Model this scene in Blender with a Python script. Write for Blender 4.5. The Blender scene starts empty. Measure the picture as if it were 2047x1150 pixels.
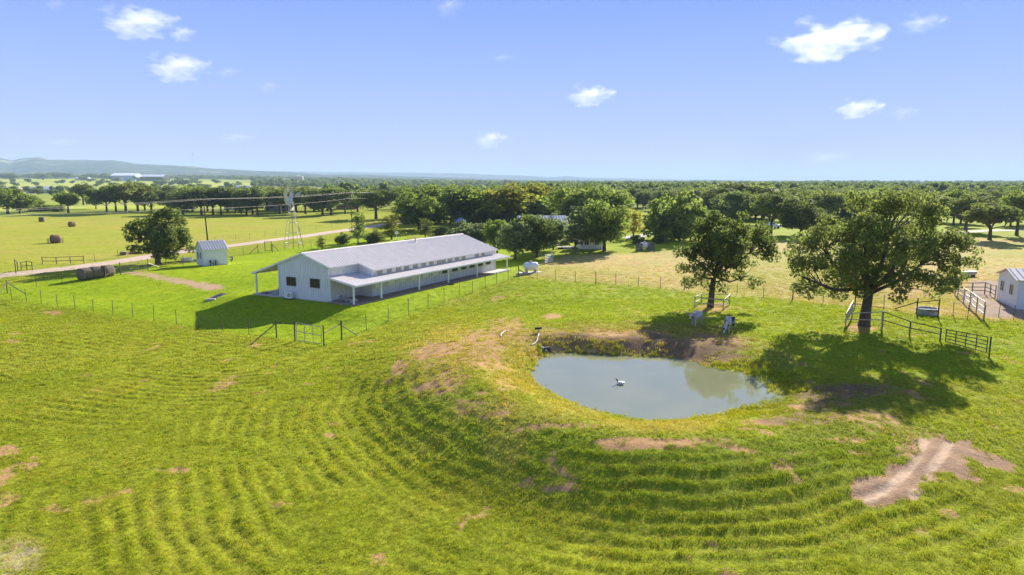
import bpy, bmesh, math, random
import numpy as np
from mathutils import Vector, Matrix

R_ = random.Random(7)
NR = np.random.default_rng(11)
SC = bpy.context.scene
COL = SC.collection

# ------------------------------------------------------------------ camera
CAM_H, FPX, PITCH = 13.0, 1365.0, math.atan((575 - 364) / 1365.0)
cd = bpy.data.cameras.new('camera')
cd.sensor_width = 36.0
cd.lens = 36.0 * FPX / 2047.0
cd.clip_start, cd.clip_end = 0.2, 60000
cam = bpy.data.objects.new('camera', cd)
cam.location = (0, 0, CAM_H)
cam.rotation_euler = (math.pi / 2 - PITCH, 0, 0)
COL.objects.link(cam)
SC.camera = cam

# ------------------------------------------------------------------ sky, sun, exposure
SUN_AZ, SUN_EL = math.radians(28), math.radians(23.5)
w = bpy.data.worlds.new('World'); SC.world = w; w.use_nodes = True
nt = w.node_tree; nt.nodes.clear()
sky = nt.nodes.new('ShaderNodeTexSky'); sky.sky_type = 'NISHITA'; sky.sun_disc = False
sky.sun_elevation = SUN_EL; sky.sun_rotation = SUN_AZ
sky.altitude = 300; sky.air_density = 1.0; sky.dust_density = 0.0; sky.ozone_density = 4.0
bg = nt.nodes.new('ShaderNodeBackground'); bg.inputs['Strength'].default_value = 0.10
wo = nt.nodes.new('ShaderNodeOutputWorld')
# the deep even blue of this sky: the physical sky blended into a gradient that only depends on height above the horizon
tc = nt.nodes.new('ShaderNodeTexCoord'); sx = nt.nodes.new('ShaderNodeSeparateXYZ'); nt.links.new(tc.outputs['Generated'], sx.inputs[0])
rp = nt.nodes.new('ShaderNodeValToRGB'); el = rp.color_ramp.elements
SKY_STOPS = [(0.0, (1.9, 2.0, 2.75)), (0.03, (1.8, 2.02, 3.1)), (0.09, (1.55, 1.98, 3.55)), (0.17, (1.18, 1.74, 3.8)), (0.25, (0.86, 1.4, 3.7)), (0.6, (0.72, 1.1, 2.3)), (1.0, (0.6, 0.9, 1.8))]
while len(el) < len(SKY_STOPS): el.new(0.5)
for q, (p, c) in zip(el, SKY_STOPS): q.position = p; q.color = (*c, 1)
nt.links.new(sx.outputs['Z'], rp.inputs['Fac'])
mx = nt.nodes.new('ShaderNodeMix'); mx.data_type = 'RGBA'; mx.inputs[0].default_value = 0.96
nt.links.new(sky.outputs[0], mx.inputs[6]); nt.links.new(rp.outputs[0], mx.inputs[7])
nt.links.new(mx.outputs[2], bg.inputs['Color']); nt.links.new(bg.outputs[0], wo.inputs['Surface'])

sd = bpy.data.lights.new('sun', 'SUN'); sd.energy = 5.0; sd.angle = math.radians(0.53); sd.color = (1.0, 0.93, 0.82)
sun = bpy.data.objects.new('sun', sd); COL.objects.link(sun)
sdir = Vector((math.sin(SUN_AZ) * math.cos(SUN_EL), math.cos(SUN_AZ) * math.cos(SUN_EL), math.sin(SUN_EL)))
sun.rotation_euler = (-sdir).to_track_quat('-Z', 'Y').to_euler()
sun.location = (30, 60, 60)
SC.view_settings.view_transform = 'Standard'; SC.view_settings.look = 'None'
SC.view_settings.gamma = 1.0; SC.view_settings.exposure = 1.35
SC.view_settings.use_curve_mapping = False
SC.render.engine = 'CYCLES'
cy = SC.cycles
cy.use_denoising = True; cy.max_bounces = 6; cy.diffuse_bounces = 2; cy.glossy_bounces = 2
cy.transmission_bounces = 3; cy.transparent_max_bounces = 6; cy.volume_bounces = 2
cy.sample_clamp_indirect = 6.0

# ------------------------------------------------------------------ generic helpers
def lin(r, g, b):
    f = lambda c: ((c / 255 + 0.055) / 1.055) ** 2.4 if c > 10 else c / 255 / 12.92
    return (f(r), f(g), f(b))

def link(o, parent=None):
    COL.objects.link(o)
    if parent is not None: o.parent = parent
    return o

def tag(o, label=None, cat=None, group=None, kind=None):
    if label: o['label'] = label
    if cat: o['category'] = cat
    if group: o['group'] = group
    if kind: o['kind'] = kind
    return o

def thing(name, label, cat, loc=(0, 0, 0), rz=0.0, group=None):
    o = bpy.data.objects.new(name, None); o.empty_display_size = 0.3
    COL.objects.link(o); o.location = loc; o.rotation_euler = (0, 0, rz)
    return tag(o, label, cat, group)

def copy_tree(o, parent=None):
    c = o.copy(); COL.objects.link(c)
    if parent is not None: c.parent = parent
    for ch in list(o.children): copy_tree(ch, c)
    return c

class MB:
    def __init__(s): s.v = []; s.f = []
    def add(s, vs, fs):
        n = len(s.v); s.v += [tuple(map(float, p)) for p in vs]; s.f += [tuple(i + n for i in f) for f in fs]; return s
    def box(s, x0, x1, y0, y1, z0, z1):
        return s.add([(x0,y0,z0),(x1,y0,z0),(x1,y1,z0),(x0,y1,z0),(x0,y0,z1),(x1,y0,z1),(x1,y1,z1),(x0,y1,z1)],
                     [(3,2,1,0),(4,5,6,7),(0,1,5,4),(1,2,6,5),(2,3,7,6),(3,0,4,7)])
    def prism(s, poly, axis):           # poly: list of 3d points (planar), axis: extrusion vector
        n = len(poly); a = [Vector(p) for p in poly]; e = Vector(axis)
        vs = a + [p + e for p in a]
        fs = [tuple(range(n))[::-1], tuple(range(n, 2 * n))] + [(i, (i + 1) % n, n + (i + 1) % n, n + i) for i in range(n)]
        return s.add(vs, fs)
    def tube(s, pts, r, n=6, cap=True):
        pts = [Vector(p) for p in pts]; k = len(pts)
        rs = r if isinstance(r, (list, tuple)) else [r] * k
        vs = []; up = Vector((0.13, 0.21, 0.97))
        for i, p in enumerate(pts):
            d = (pts[min(i + 1, k - 1)] - pts[max(i - 1, 0)]).normalized()
            ref = up if abs(d.dot(up)) < 0.95 else Vector((1, 0.1, 0))
            a = d.cross(ref).normalized(); b = d.cross(a)
            for j in range(n):
                t = 2 * math.pi * j / n
                vs.append(p + (a * math.cos(t) + b * math.sin(t)) * rs[i])
        fs = [(i*n+j, i*n+(j+1) % n, (i+1)*n+(j+1) % n, (i+1)*n+j) for i in range(k-1) for j in range(n)]
        if cap: fs += [tuple(range(n)), tuple(range((k-1)*n, k*n))[::-1]]
        return s.add(vs, fs)
    def lathe(s, prof, n=16, c=(0, 0, 0), axis='z'):
        vs = []; k = len(prof)
        for (r, z) in prof:
            for j in range(n):
                t = 2 * math.pi * j / n; p = (r*math.cos(t), r*math.sin(t), z)
                if axis == 'x': p = (p[2], p[0], p[1])
                vs.append((p[0]+c[0], p[1]+c[1], p[2]+c[2]))
        fs = [(i*n+j, i*n+(j+1) % n, (i+1)*n+(j+1) % n, (i+1)*n+j) for i in range(k-1) for j in range(n)]
        fs += [tuple(range(n))[::-1], tuple(range((k-1)*n, k*n))]
        return s.add(vs, fs)
    def mesh(s, name):
        m = bpy.data.meshes.new(name); m.from_pydata(s.v, [], s.f)
        bm = bmesh.new(); bm.from_mesh(m); bmesh.ops.recalc_face_normals(bm, faces=bm.faces); bm.to_mesh(m); bm.free()
        return m
    def build(s, name, mat, parent=None, smooth=False):
        m = s.mesh(name)
        if mat: m.materials.append(mat)
        if smooth: m.polygons.foreach_set('use_smooth', [True] * len(m.polygons))
        return link(bpy.data.objects.new(name, m), parent)

def np_mesh(name, V, F, mat=None, smooth=False):
    V = np.asarray(V, np.float32); F = np.asarray(F, np.int32); k = F.shape[1]
    m = bpy.data.meshes.new(name)
    m.vertices.add(len(V)); m.vertices.foreach_set('co', V.ravel())
    m.loops.add(F.size); m.loops.foreach_set('vertex_index', F.ravel())
    m.polygons.add(len(F))
    m.polygons.foreach_set('loop_start', np.arange(0, F.size, k, dtype=np.int32))
    if smooth: m.polygons.foreach_set('use_smooth', np.ones(len(F), bool))
    m.update(calc_edges=True); m.validate()
    if mat: m.materials.append(mat)
    return m

def attr(m, name, typ, data, dom='POINT'):
    a = m.attributes.new(name, typ, dom)
    a.data.foreach_set({'FLOAT': 'value', 'FLOAT_COLOR': 'color', 'FLOAT_VECTOR': 'vector', 'INT': 'value'}[typ], np.asarray(data, np.float32).ravel())

# numpy noise
def _hash(ix, iy, seed):
    h = (ix.astype(np.int64) * 374761393 + iy.astype(np.int64) * 668265263 + seed * 1442695041) & 0x7fffffff
    h = ((h ^ (h >> 13)) * 1274126177) & 0x7fffffff
    return ((h ^ (h >> 16)) & 0xffff) / 65535.0
def vnoise(x, y, seed=0):
    x = np.asarray(x, float); y = np.asarray(y, float)
    ix = np.floor(x); iy = np.floor(y); fx = x - ix; fy = y - iy
    fx = fx*fx*(3-2*fx); fy = fy*fy*(3-2*fy); ix = ix.astype(np.int64); iy = iy.astype(np.int64)
    a = _hash(ix, iy, seed); b = _hash(ix+1, iy, seed); c = _hash(ix, iy+1, seed); d = _hash(ix+1, iy+1, seed)
    return (a*(1-fx)+b*fx)*(1-fy) + (c*(1-fx)+d*fx)*fy
def fbm(x, y, seed=0, oct=4):
    s = 0; a = 0.5; t = 0
    for o in range(oct):
        s = s + a * vnoise(x, y, seed + o * 17); t += a; a *= 0.5; x = np.asarray(x)*2.03 + 11.3; y = np.asarray(y)*2.03 + 5.7
    return s / t
def sst(x, a, b):
    t = np.clip((np.asarray(x, float) - a) / (b - a), 0, 1); return t*t*(3-2*t)

# pixel of the photograph -> ray, and its meeting with the ground
_F = np.array([0, math.cos(PITCH), -math.sin(PITCH)]); _U = np.array([0, math.sin(PITCH), math.cos(PITCH)]); _X = np.array([1., 0, 0])
_C = np.array([0, 0, CAM_H])
def ray(px, py): return _F + _X * (px - 1023.5) / FPX + _U * (575 - py) / FPX
def onz(px, py, z=0.0):
    d = ray(px, py); return _C + d * (z - CAM_H) / d[2]
def onplane(px, py, P, n):
    d = ray(px, py); P = np.asarray(P, float); n = np.asarray(n, float)
    return _C + d * ((P - _C) @ n) / (d @ n)

def seg_dist(X, Y, poly, closed=True):
    P = np.asarray(poly, float)[:, :2]; n = len(P); D = np.full(np.shape(X), 1e9)
    for i in range(n if closed else n - 1):
        a = P[i]; b = P[(i + 1) % n]; e = b - a; L = e @ e + 1e-12
        t = np.clip(((X - a[0]) * e[0] + (Y - a[1]) * e[1]) / L, 0, 1)
        D = np.minimum(D, np.hypot(X - a[0] - t * e[0], Y - a[1] - t * e[1]))
    return D
def inside(X, Y, poly):
    P = np.asarray(poly, float)[:, :2]; n = len(P); r = np.zeros(np.shape(X), bool)
    for i in range(n):
        x0, y0 = P[i]; x1, y1 = P[(i + 1) % n]
        c = (y0 > Y) != (y1 > Y)
        with np.errstate(divide='ignore', invalid='ignore'):
            xx = (x1 - x0) * (Y - y0) / (y1 - y0 + 1e-12) + x0
        r ^= c & (X < xx)
    return r
def sdist(X, Y, poly):
    d = seg_dist(X, Y, poly); return np.where(inside(X, Y, poly), -d, d)

# ------------------------------------------------------------------ terrain heights
ZW = 0.2
POND_PX = [(1063,744.5),(1075.7,722.6),(1097.6,707),(1135,705.4),(1179,709.5),(1229,711.7),(1285,713),(1335,716),(1376,722.6),(1413,735),
  (1460,741),(1510,754),(1535,775.8),(1538.5,793),(1510,807),(1466.6,816),(1423,826),(1366.5,835),(1319.6,838),(1279,837),(1226,826),
  (1179,815),(1135,797.6),(1097.6,779),(1072.6,763)]
POND = np.array([onz(a, b, ZW)[:2] for a, b in POND_PX])
PC = POND.mean(0)
B0 = np.array([-19.937, 73.475]); BU = np.array([0.48567, 0.87414]); BV = np.array([0.87414, -0.48567])

def ground(X, Y):
    X = np.asarray(X, float); Y = np.asarray(Y, float)
    A = -0.8 * sst(Y, 98, 76)
    Bq = 0.25 - 0.55 * sst(Y, 46, 28)
    wr = sst(X + 0.15 * (Y - 45), -3, 13)
    base = A * (1 - wr) + Bq * wr
    base = base * (1 - 0.85 * sst(Y, 75, 130))
    dx = X - B0[0]; dy = Y - B0[1]
    u = dx * BU[0] + dy * BU[1]; v = dx * BV[0] + dy * BV[1]
    ex = np.maximum(np.maximum(-13.0 - v, v - 4.6), 0); ey = np.maximum(np.maximum(-0.8 - u, u - 34), 0)
    pad = 1 - sst(np.hypot(ex, ey), 0.0, 6.5)
    base = base * (1 - pad) - 0.03 * pad
    near = (np.abs(X - PC[0]) < 40) & (np.abs(Y - PC[1]) < 40)
    s = np.full(X.shape, 99.0)
    if near.any():
        s[near] = sdist(X[near], Y[near], POND)
    th = np.arctan2(Y - PC[1], X - PC[0])
    back = np.clip(np.sin(th), 0, 1); right = np.clip(np.cos(th), 0, 1) ** 1.5
    left = np.clip(-np.cos(th), 0, 1)
    crest = 1.0 + 0.1 * back + 0.15 * left - 0.55 * right
    rise = 4.2 - 1.6 * back + 1.0 * right
    fall = 8.5 + 14 * back + 2 * right
    up = sst(s, -0.4, rise)
    bank = ZW - 0.04 + (crest - ZW) * up
    dn = sst(s, rise, rise + fall)
    z = np.where(s < 0, ZW - 0.04 - 0.9 * sst(-s, 0, 3.0), bank * (1 - dn) + base * dn)
    z = np.where(s > 40, base, z)
    d = np.hypot(X, Y); az = X / np.maximum(np.abs(Y), 1)
    far = sst(d, 900, 3600) * (26 * sst(az, 0.1, -0.5) + 4)
    und = (fbm(X * 0.06, Y * 0.06, 5, 3) - 0.5) * 0.5 * sst(d, 20, 60) * (1 - pad) * np.where(s < 6, sst(s, 1.0, 6), 1)
    return z + np.where(Y > 0, far, 0) + und

def gz(x, y): return float(ground(np.array([x]), np.array([y]))[0])
def at(px, py):
    if py < 376:                            # far off, the plain rises: walk out along the ray
        d = ray(px, py); t = np.geomspace(400, 9000, 1500); X, Y, Z = (_C[i] + d[i] * t for i in range(3))
        k = np.nonzero(Z <= ground(X, Y))[0]; k = k[0] if len(k) else int(np.argmin(Z - ground(X, Y)))
        return Vector((X[k], Y[k], gz(X[k], Y[k])))
    z = 0.0
    for _ in range(14):
        P = onz(px, py, z); z = z + 0.8 * (gz(P[0], P[1]) - z)
    return Vector((P[0], P[1], gz(P[0], P[1])))
def ats(pts): return np.array([at(*p)[:] for p in pts])
# ------------------------------------------------------------------ materials
def new_mat(name):
    m = bpy.data.materials.new(name); m.use_nodes = True
    n = m.node_tree; n.nodes.clear(); o = n.nodes.new('ShaderNodeOutputMaterial')
    return m, n, o
def nd(n, t, **k):
    x = n.nodes.new(t)
    for a, b in k.items():
        if a.startswith('i_'): x.inputs[a[2:].replace('_', ' ')].default_value = b
        else: setattr(x, a, b)
    return x
def pos_noise(n, scale, detail=3, rough=0.55, coord='pos', vec=None):
    t = nd(n, 'ShaderNodeTexNoise'); t.inputs['Scale'].default_value = scale
    t.inputs['Detail'].default_value = detail; t.inputs['Roughness'].default_value = rough
    if vec is None:
        if coord == 'pos': g = nd(n, 'ShaderNodeNewGeometry'); vec = g.outputs['Position']
        else: g = nd(n, 'ShaderNodeTexCoord'); vec = g.outputs['Object']
    n.links.new(vec, t.inputs['Vector'])
    return t.outputs['Fac']
def ramp(n, fac, stops):
    r = nd(n, 'ShaderNodeValToRGB'); e = r.color_ramp.elements
    while len(e) < len(stops): e.new(0.5)
    for q, (p, c) in zip(e, stops):
        q.position = p; q.color = (*c, 1) if isinstance(c, (tuple, list)) else (c, c, c, 1)
    n.links.new(fac, r.inputs['Fac']); return r.outputs['Color']
def mathn(n, op, a, b=None):
    m = nd(n, 'ShaderNodeMath', operation=op)
    for i, q in enumerate((a, b)):
        if q is None: continue
        if hasattr(q, 'is_linked'): n.links.new(q, m.inputs[i])
        else: m.inputs[i].default_value = q
    return m.outputs[0]
def mixc(n, fac, a, b, blend='MIX'):
    m = nd(n, 'ShaderNodeMix', data_type='RGBA', blend_type=blend)
    for sock, q in ((m.inputs[0], fac), (m.inputs[6], a), (m.inputs[7], b)):
        if hasattr(q, 'is_linked'): n.links.new(q, sock)
        elif isinstance(q, (int, float)): sock.default_value = q
        else: sock.default_value = (*q[:3], 1)
    return m.outputs[2]
def bump(n, h, strength, dist):
    b = nd(n, 'ShaderNodeBump'); b.inputs['Strength'].default_value = strength; b.inputs['Distance'].default_value = dist
    n.links.new(h, b.inputs['Height']); return b.outputs['Normal']
def pbr(n, o, col, rough=0.6, metal=0.0, spec=0.5, normal=None):
    p = nd(n, 'ShaderNodeBsdfPrincipled')
    if hasattr(col, 'is_linked'): n.links.new(col, p.inputs['Base Color'])
    else: p.inputs['Base Color'].default_value = (*col[:3], 1)
    if hasattr(rough, 'is_linked'): n.links.new(rough, p.inputs['Roughness'])
    else: p.inputs['Roughness'].default_value = rough
    p.inputs['Metallic'].default_value = metal; p.inputs['Specular IOR Level'].default_value = spec
    if normal is not None: n.links.new(normal, p.inputs['Normal'])
    n.links.new(p.outputs[0], o.inputs['Surface']); return p
def simple(name, col, rough=0.6, metal=0.0, spec=0.5, var=0.25, scale=3.0, bmp=0.0, coord='obj'):
    m, n, o = new_mat(name)
    f = pos_noise(n, scale, 5, 0.6, coord)
    c = ramp(n, f, [(0.25, tuple(x * (1 - var) for x in col)), (0.75, tuple(min(1, x * (1 + var)) for x in col))])
    nm = bump(n, f, bmp, 0.02) if bmp else None
    pbr(n, o, c, rough, metal, spec, nm); return m

def terrain_mat():
    m, n, o = new_mat('ground_cover')
    a = nd(n, 'ShaderNodeAttribute', attribute_name='tint'); b = nd(n, 'ShaderNodeAttribute', attribute_name='bare')
    f1 = pos_noise(n, 7.0, 5, 0.7); f2 = pos_noise(n, 0.9, 4, 0.6); f3 = pos_noise(n, 0.12, 4, 0.6)
    c = mixc(n, 1.0, a.outputs['Color'], ramp(n, f1, [(0.25, 0.62), (0.5, 1.12), (0.8, 1.5)]), 'MULTIPLY')
    c = mixc(n, 1.0, c, ramp(n, f2, [(0.3, (0.82, 0.86, 0.8)), (0.7, (1.16, 1.12, 1.1))]), 'MULTIPLY')
    c = mixc(n, 1.0, c, ramp(n, f3, [(0.3, (0.88, 0.93, 0.85)), (0.7, (1.12, 1.06, 1.1))]), 'MULTIPLY')
    # bare earth where the sward is worn through, broken up by noise
    g = pos_noise(n, 2.2, 6, 0.72); br = mathn(n, 'ADD', b.outputs['Fac'], mathn(n, 'MULTIPLY', mathn(n, 'SUBTRACT', g, 0.5), 2.4))
    k = ramp(n, br, [(0.36, 0.0), (0.66, 1.0)])
    e = nd(n, 'ShaderNodeAttribute', attribute_name='earth')
    ec = mixc(n, 1.0, e.outputs['Color'], ramp(n, pos_noise(n, 3.5, 6, 0.75), [(0.25, 0.68), (0.75, 1.25)]), 'MULTIPLY')
    c = mixc(n, k, c, ec)
    nm = bump(n, f1, 0.6, 0.10)
    p = pbr(n, o, c, 0.95, 0, 0.03, nm)
    return m

def grass_mat():
    m, n, o = new_mat('grass_blades')
    a = nd(n, 'ShaderNodeAttribute', attribute_name='tint', attribute_type='INSTANCER')
    f = pos_noise(n, 5.0, 3, 0.6)
    c = mixc(n, 1.0, a.outputs['Color'], ramp(n, f, [(0.25, (0.7, 0.78, 0.7)), (0.75, (1.3, 1.2, 1.2))]), 'MULTIPLY')
    d = nd(n, 'ShaderNodeBsdfDiffuse'); t = nd(n, 'ShaderNodeBsdfTranslucent')
    n.links.new(c, d.inputs[0]); n.links.new(mixc(n, 1.0, c, (1.12, 1.12, 0.45), 'MULTIPLY'), t.inputs[0])
    g = nd(n, 'ShaderNodeBsdfGlossy'); g.inputs['Roughness'].default_value = 0.45; g.inputs[0].default_value = (1, 1, 1, 1)
    x = nd(n, 'ShaderNodeMixShader'); x.inputs[0].default_value = 0.4
    n.links.new(d.outputs[0], x.inputs[1]); n.links.new(t.outputs[0], x.inputs[2])
    y = nd(n, 'ShaderNodeMixShader'); y.inputs[0].default_value = 0.012
    n.links.new(x.outputs[0], y.inputs[1]); n.links.new(g.outputs[0], y.inputs[2])
    n.links.new(y.outputs[0], o.inputs['Surface']); return m

# ------------------------------------------------------------------ what covers the ground where
LAWN = ats([(-60,588),(24,599),(150,617),(308,641),(498,670),(553,676),(647,692),(683,680),(777,645),(888,603),(994,567),(1037,553),(1105,522),
            (1000,500),(760,470),(700,480),(560,497),(470,512),(300,536),(130,555),(0,573)])
FIELD = ats([(-300,545),(0,553),(270,522),(400,503),(560,481),(760,455),(790,440),(760,428),(500,428),(0,424),(-400,425)])
DRY = ats([(1040,550),(1074,557),(1150,562),(1231,568),(1320,575),(1473,590),(1584,600),(1709,612),(1830,626),(1905,632),(2100,650),(2300,560),(2300,462),
           (2000,478),(1700,470),(1480,492),(1400,500),(1280,506),(1130,512),(1088,524)])
LOT = ats([(1912,606),(1966,634),(2060,640),(2200,620),(2080,560),(1940,560)])
TRACK = ats([(1694,975),(1712,998),(1765,1010),(1822,996),(1856,968),(1895,948),(1935,962),(1962,962),(1935,918),(1985,935),(2025,945),(2015,925),
             (1945,890),(1960,872),(1905,885),(1884,868),(1848,866),(1826,885),(1808,918),(1775,930),(1745,955),(1712,958)])
RUT1 = ats([(1734,1000),(1780,972),(1816,938),(1840,905),(1852,870)]); RUT2 = ats([(1826,994),(1846,965),(1864,935),(1884,908),(1900,880)])
LANE = ats([(270,545),(310,552),(370,565),(430,575)])
BARE = [(1300,886,130,14,1.0),(1230,880,60,9,.9),(1460,892,60,12,.9),(1500,900,40,9,.7),(110,626,30,6,.9),(20,683,26,6,.8),(15,903,42,18,.75),(0,950,40,14,.7),
        (8,990,30,12,.7),(110,1016,40,9,.62),(185,1001,22,8,.6),(255,980,20,8,.6),(355,940,22,9,.75),(320,940,18,5,.6),(556,1008,26,11,.75),(760,1120,30,20,.6),
        (1103,633,24,7,1.0),(850,772,34,8,.9),(800,735,24,20,.75),(870,705,60,26,.74),(960,690,70,50,.66),(900,760,60,40,.58),(930,805,60,20,.55),(1010,770,30,50,.5),(1150,850,80,8,.6),(1005,650,60,26,.6),(1080,665,80,30,.5),(990,830,40,10,.6),(1060,855,70,9,.6),
        (1250,672,180,24,.75),(1400,690,110,30,.9),(1330,690,130,30,.85),(1150,682,80,24,.7),(1460,715,60,16,.8),(1560,725,70,22,.5),(1600,765,60,14,.55),(1690,780,110,24,.78),(1640,810,90,14,.7),
        (1600,838,110,12,.7),(1720,835,120,18,.6),(1780,860,100,20,.45),(1530,845,60,9,.8),(1700,880,60,10,.7),(1720,905,40,8,.7),(1840,900,70,26,.7),
        (1420,616,42,14,.8),(1727,656,44,14,.85),(1820,588,60,14,.6),(430,578,30,5,.6),(700,600,0,0,0),(1430,880,70,9,.6),(1590,905,40,10,.6),(40,1118,44,46,.5)]
BARE = [b for b in BARE if b[2] > 0]
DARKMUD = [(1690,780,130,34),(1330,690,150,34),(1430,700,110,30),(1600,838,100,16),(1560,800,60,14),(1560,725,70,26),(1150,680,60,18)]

def ellipses(X, Y, lst, soft=0.6):
    out = np.zeros(X.shape)
    wob = (fbm(X * 0.45, Y * 0.45, 31, 4) - 0.5) * 1.9
    for b in lst:
        c = at(b[0], b[1]); d = math.hypot(c.x, c.y); e = at(b[0] + b[2], b[1]); t = at(b[0], b[1] - b[3]); q = at(b[0], b[1] + b[3])
        rx = max(abs(e.x - c.x), 0.2); ry = max(abs(t.y - q.y) / 2, 0.2)
        near = (np.abs(X - c.x) < rx * 2.2) & (np.abs(Y - c.y) < ry * 2.2)
        if not near.any(): continue
        ang = c.x / c.y       # the ellipse leans along the line of sight
        xx = (X[near] - c.x) - ang * (Y[near] - c.y)
        r = np.hypot(xx / rx, (Y[near] - c.y) / ry) + wob[near] * 0.55
        v = (b[4] if len(b) > 4 else 1.0) * (1 - sst(r, 1 - soft, 1.0 + 0.25))
        out[near] = np.maximum(out[near], v)
    return out

F1LINE = ats([(24,599),(308,641),(553,676)]); F2LINE = ats([(647,692),(777,645),(994,567)])
def rows(X, Y):
    """mowing rows: 0..1, ridges of cut grass round the pond bank and along the lawn fence"""
    s = sdist(X, Y, POND)
    dA = seg_dist(X, Y, F1LINE, False); dB = s - 1.0
    wx = (fbm(X * 0.12, Y * 0.12, 71, 3) - 0.5) * 1.5 + (fbm(X * 0.5, Y * 0.5, 72, 3) - 0.5) * 0.6
    ph = np.where(dA < dB, dA / .88, dB / .90) + wx
    r = 0.5 + 0.5 * np.cos(2 * math.pi * ph)
    amp = sst(fbm(X * 0.15, Y * 0.15, 77, 3), 0.22, 0.60) * sst(s, 4.0, 8.0) * (1 - 0.9 * inside(X, Y, LAWN)) * (1 - sst(Y, 58, 72))
    amp = amp * (1 - 0.8 * sst(X, 17, 27)) * (0.35 + 0.65 * np.minimum(1, np.abs(dA - dB) / 2.5))
    return r ** 1.6, amp, s

def cover(X, Y):
    """colour of the sward, colour of the earth below, how bare, and turf height, per point"""
    n = X.shape; d = np.hypot(X, Y); big = fbm(X * 0.05, Y * 0.05, 3, 4); mid = fbm(X * 0.25, Y * 0.25, 9, 4)
    def C(c): return np.array(c, float)
    T = np.empty(n + (3,)); T[:] = C((0.235, 0.268, 0.017))
    def mix(mask, c, ):
        nonlocal T; mm = np.clip(mask, 0, 1)[..., None]; T = T * (1 - mm) + C(c) * mm
    s = np.where((np.abs(X - PC[0]) < 60) & (np.abs(Y - PC[1]) < 60), sdist(X, Y, POND), 99)
    lawn = np.clip(0.5 - sdist(X, Y, LAWN) / 1.5, 0, 1)
    field = np.clip(0.5 - (sdist(X, Y, FIELD) + (mid - .5) * 4) / 6, 0, 1)
    dry = np.clip(0.5 - (sdist(X, Y, DRY) + (mid - .5) * 3) / 3.0, 0, 1)
    lot = np.clip(0.5 - sdist(X, Y, LOT) / 1.5, 0, 1)
    # meadow variation
    mix(sst(mid, .5, .75) * .5, (0.275, 0.28, 0.026)); mix(sst(big, .52, .75) * .55, (0.20, 0.25, 0.018))
    meadow = (1 - sst(s, 14, 20)) * (1 - lawn)
    front = sst(s, 4.2, 6) * (1 - sst(s, 8.0, 11)) * (Y < 44) * sst(X, 22, 16)
    mix(front * .45, (0.135, 0.205, 0.016))  # camera-facing bank slope: greener sward, with its shade put into the colour
    backm = (Y > PC[1]) * sst(X, -8, 4) * (1 - dry)
    mix(backm * .55, (0.225, 0.30, 0.014)); mix(backm * sst(mid, .5, .7) * .6, (0.27, 0.305, 0.02))
    mix(lawn * .92, (0.245, 0.335, 0.010)); mix(lawn * sst(mid, .45, .7) * .45, (0.29, 0.35, 0.014))
    mix(field, (0.30, 0.315, 0.04)); mix(field * sst(big, .45, .62) * .6, (0.34, 0.30, 0.06)); 
    mix(field * sst(Y, 230, 290) * .6, (0.21, 0.30, 0.035))
    mix(dry * .95, (0.42, 0.32, 0.13)); mix(dry * sst(mid, .45, .62) * .45, (0.36, 0.33, 0.08)); mix(dry * sst(big, .5, .65) * .7, (0.30, 0.29, 0.055))
    # straw and sedge at the water's edge
    edge = (1 - sst(s, 0.8, 2.4)) * (s > -1)
    mix(edge * .5, (0.31, 0.28, 0.035)); mix(edge * sst(mid, .45, .55) * .85, (0.21, 0.26, 0.02))
    mix(ellipses(X, Y, [(1010,720,60,90,.6),(1040,770,60,40,.6),(1130,810,80,30,.5),(900,690,110,60,.6),(1300,850,180,14,.6)]), (0.38, 0.29, 0.075))
    mix(ellipses(X, Y, [(1250,668,230,40,.8),(1400,690,140,40,.8)]), (0.27, 0.21, 0.06))
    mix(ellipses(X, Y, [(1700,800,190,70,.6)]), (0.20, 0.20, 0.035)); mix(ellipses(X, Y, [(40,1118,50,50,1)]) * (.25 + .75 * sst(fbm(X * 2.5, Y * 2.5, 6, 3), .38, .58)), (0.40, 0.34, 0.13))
    # far plain: fields and woods floor
    az = X / np.maximum(Y, 1)
    farm = sst(d, 300, 420) * (Y > 0)
    fl = fbm(X * 0.004, Y * 0.0025, 41, 4)
    mix(farm, (0.15, 0.19, 0.05))
    mix(farm * (az < 0.02) * (d > 380) * (d < 2700) * np.clip(.55 + sst(fl, .4, .6), 0, 1), (0.38, 0.42, 0.06))
    mix(farm * (az < 0.02) * sst(fl, .55, .7) * .7, (0.40, 0.40, 0.12))
    mix(farm * (az > 0.05) * sst(fl, .56, .68) * .8, (0.40, 0.38, 0.16))
    E = np.empty(n + (3,)); E[:] = C((0.48, 0.28, 0.13))
    def emix(mask, c):
        nonlocal E; mm = np.clip(mask, 0, 1)[..., None]; E = E * (1 - mm) + C(c) * mm
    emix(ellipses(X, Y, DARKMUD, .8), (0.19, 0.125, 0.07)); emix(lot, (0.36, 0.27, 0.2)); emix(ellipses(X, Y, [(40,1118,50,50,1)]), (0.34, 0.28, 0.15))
    bare = ellipses(X, Y, BARE)
    bare = np.maximum(bare, lot * .95)
    td = sdist(X, Y, TRACK) + (fbm(X * 1.1, Y * 1.1, 5, 3) - .5) * 1.3
    trk = 1 - sst(td, -0.5, 0.35); bare = np.maximum(bare, trk * 1.25)
    emix(trk, (0.40, 0.26, 0.16))
    rut = np.maximum(1 - sst(seg_dist(X, Y, RUT1, False), .12, .26), 1 - sst(seg_dist(X, Y, RUT2, False), .12, .26)); emix(rut * trk, (0.62, 0.44, 0.29))
    ld = seg_dist(X, Y, LANE, False); lane = (1 - sst(ld + (mid - .5) * 2.4, .5, 1.7)); bare = np.maximum(bare, lane * .95)
    bare = np.maximum(bare, sst(fbm(X * 0.5, Y * 0.5, 91, 3), .70, .80) * .62 * (1 - lawn) * (1 - field))
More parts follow.
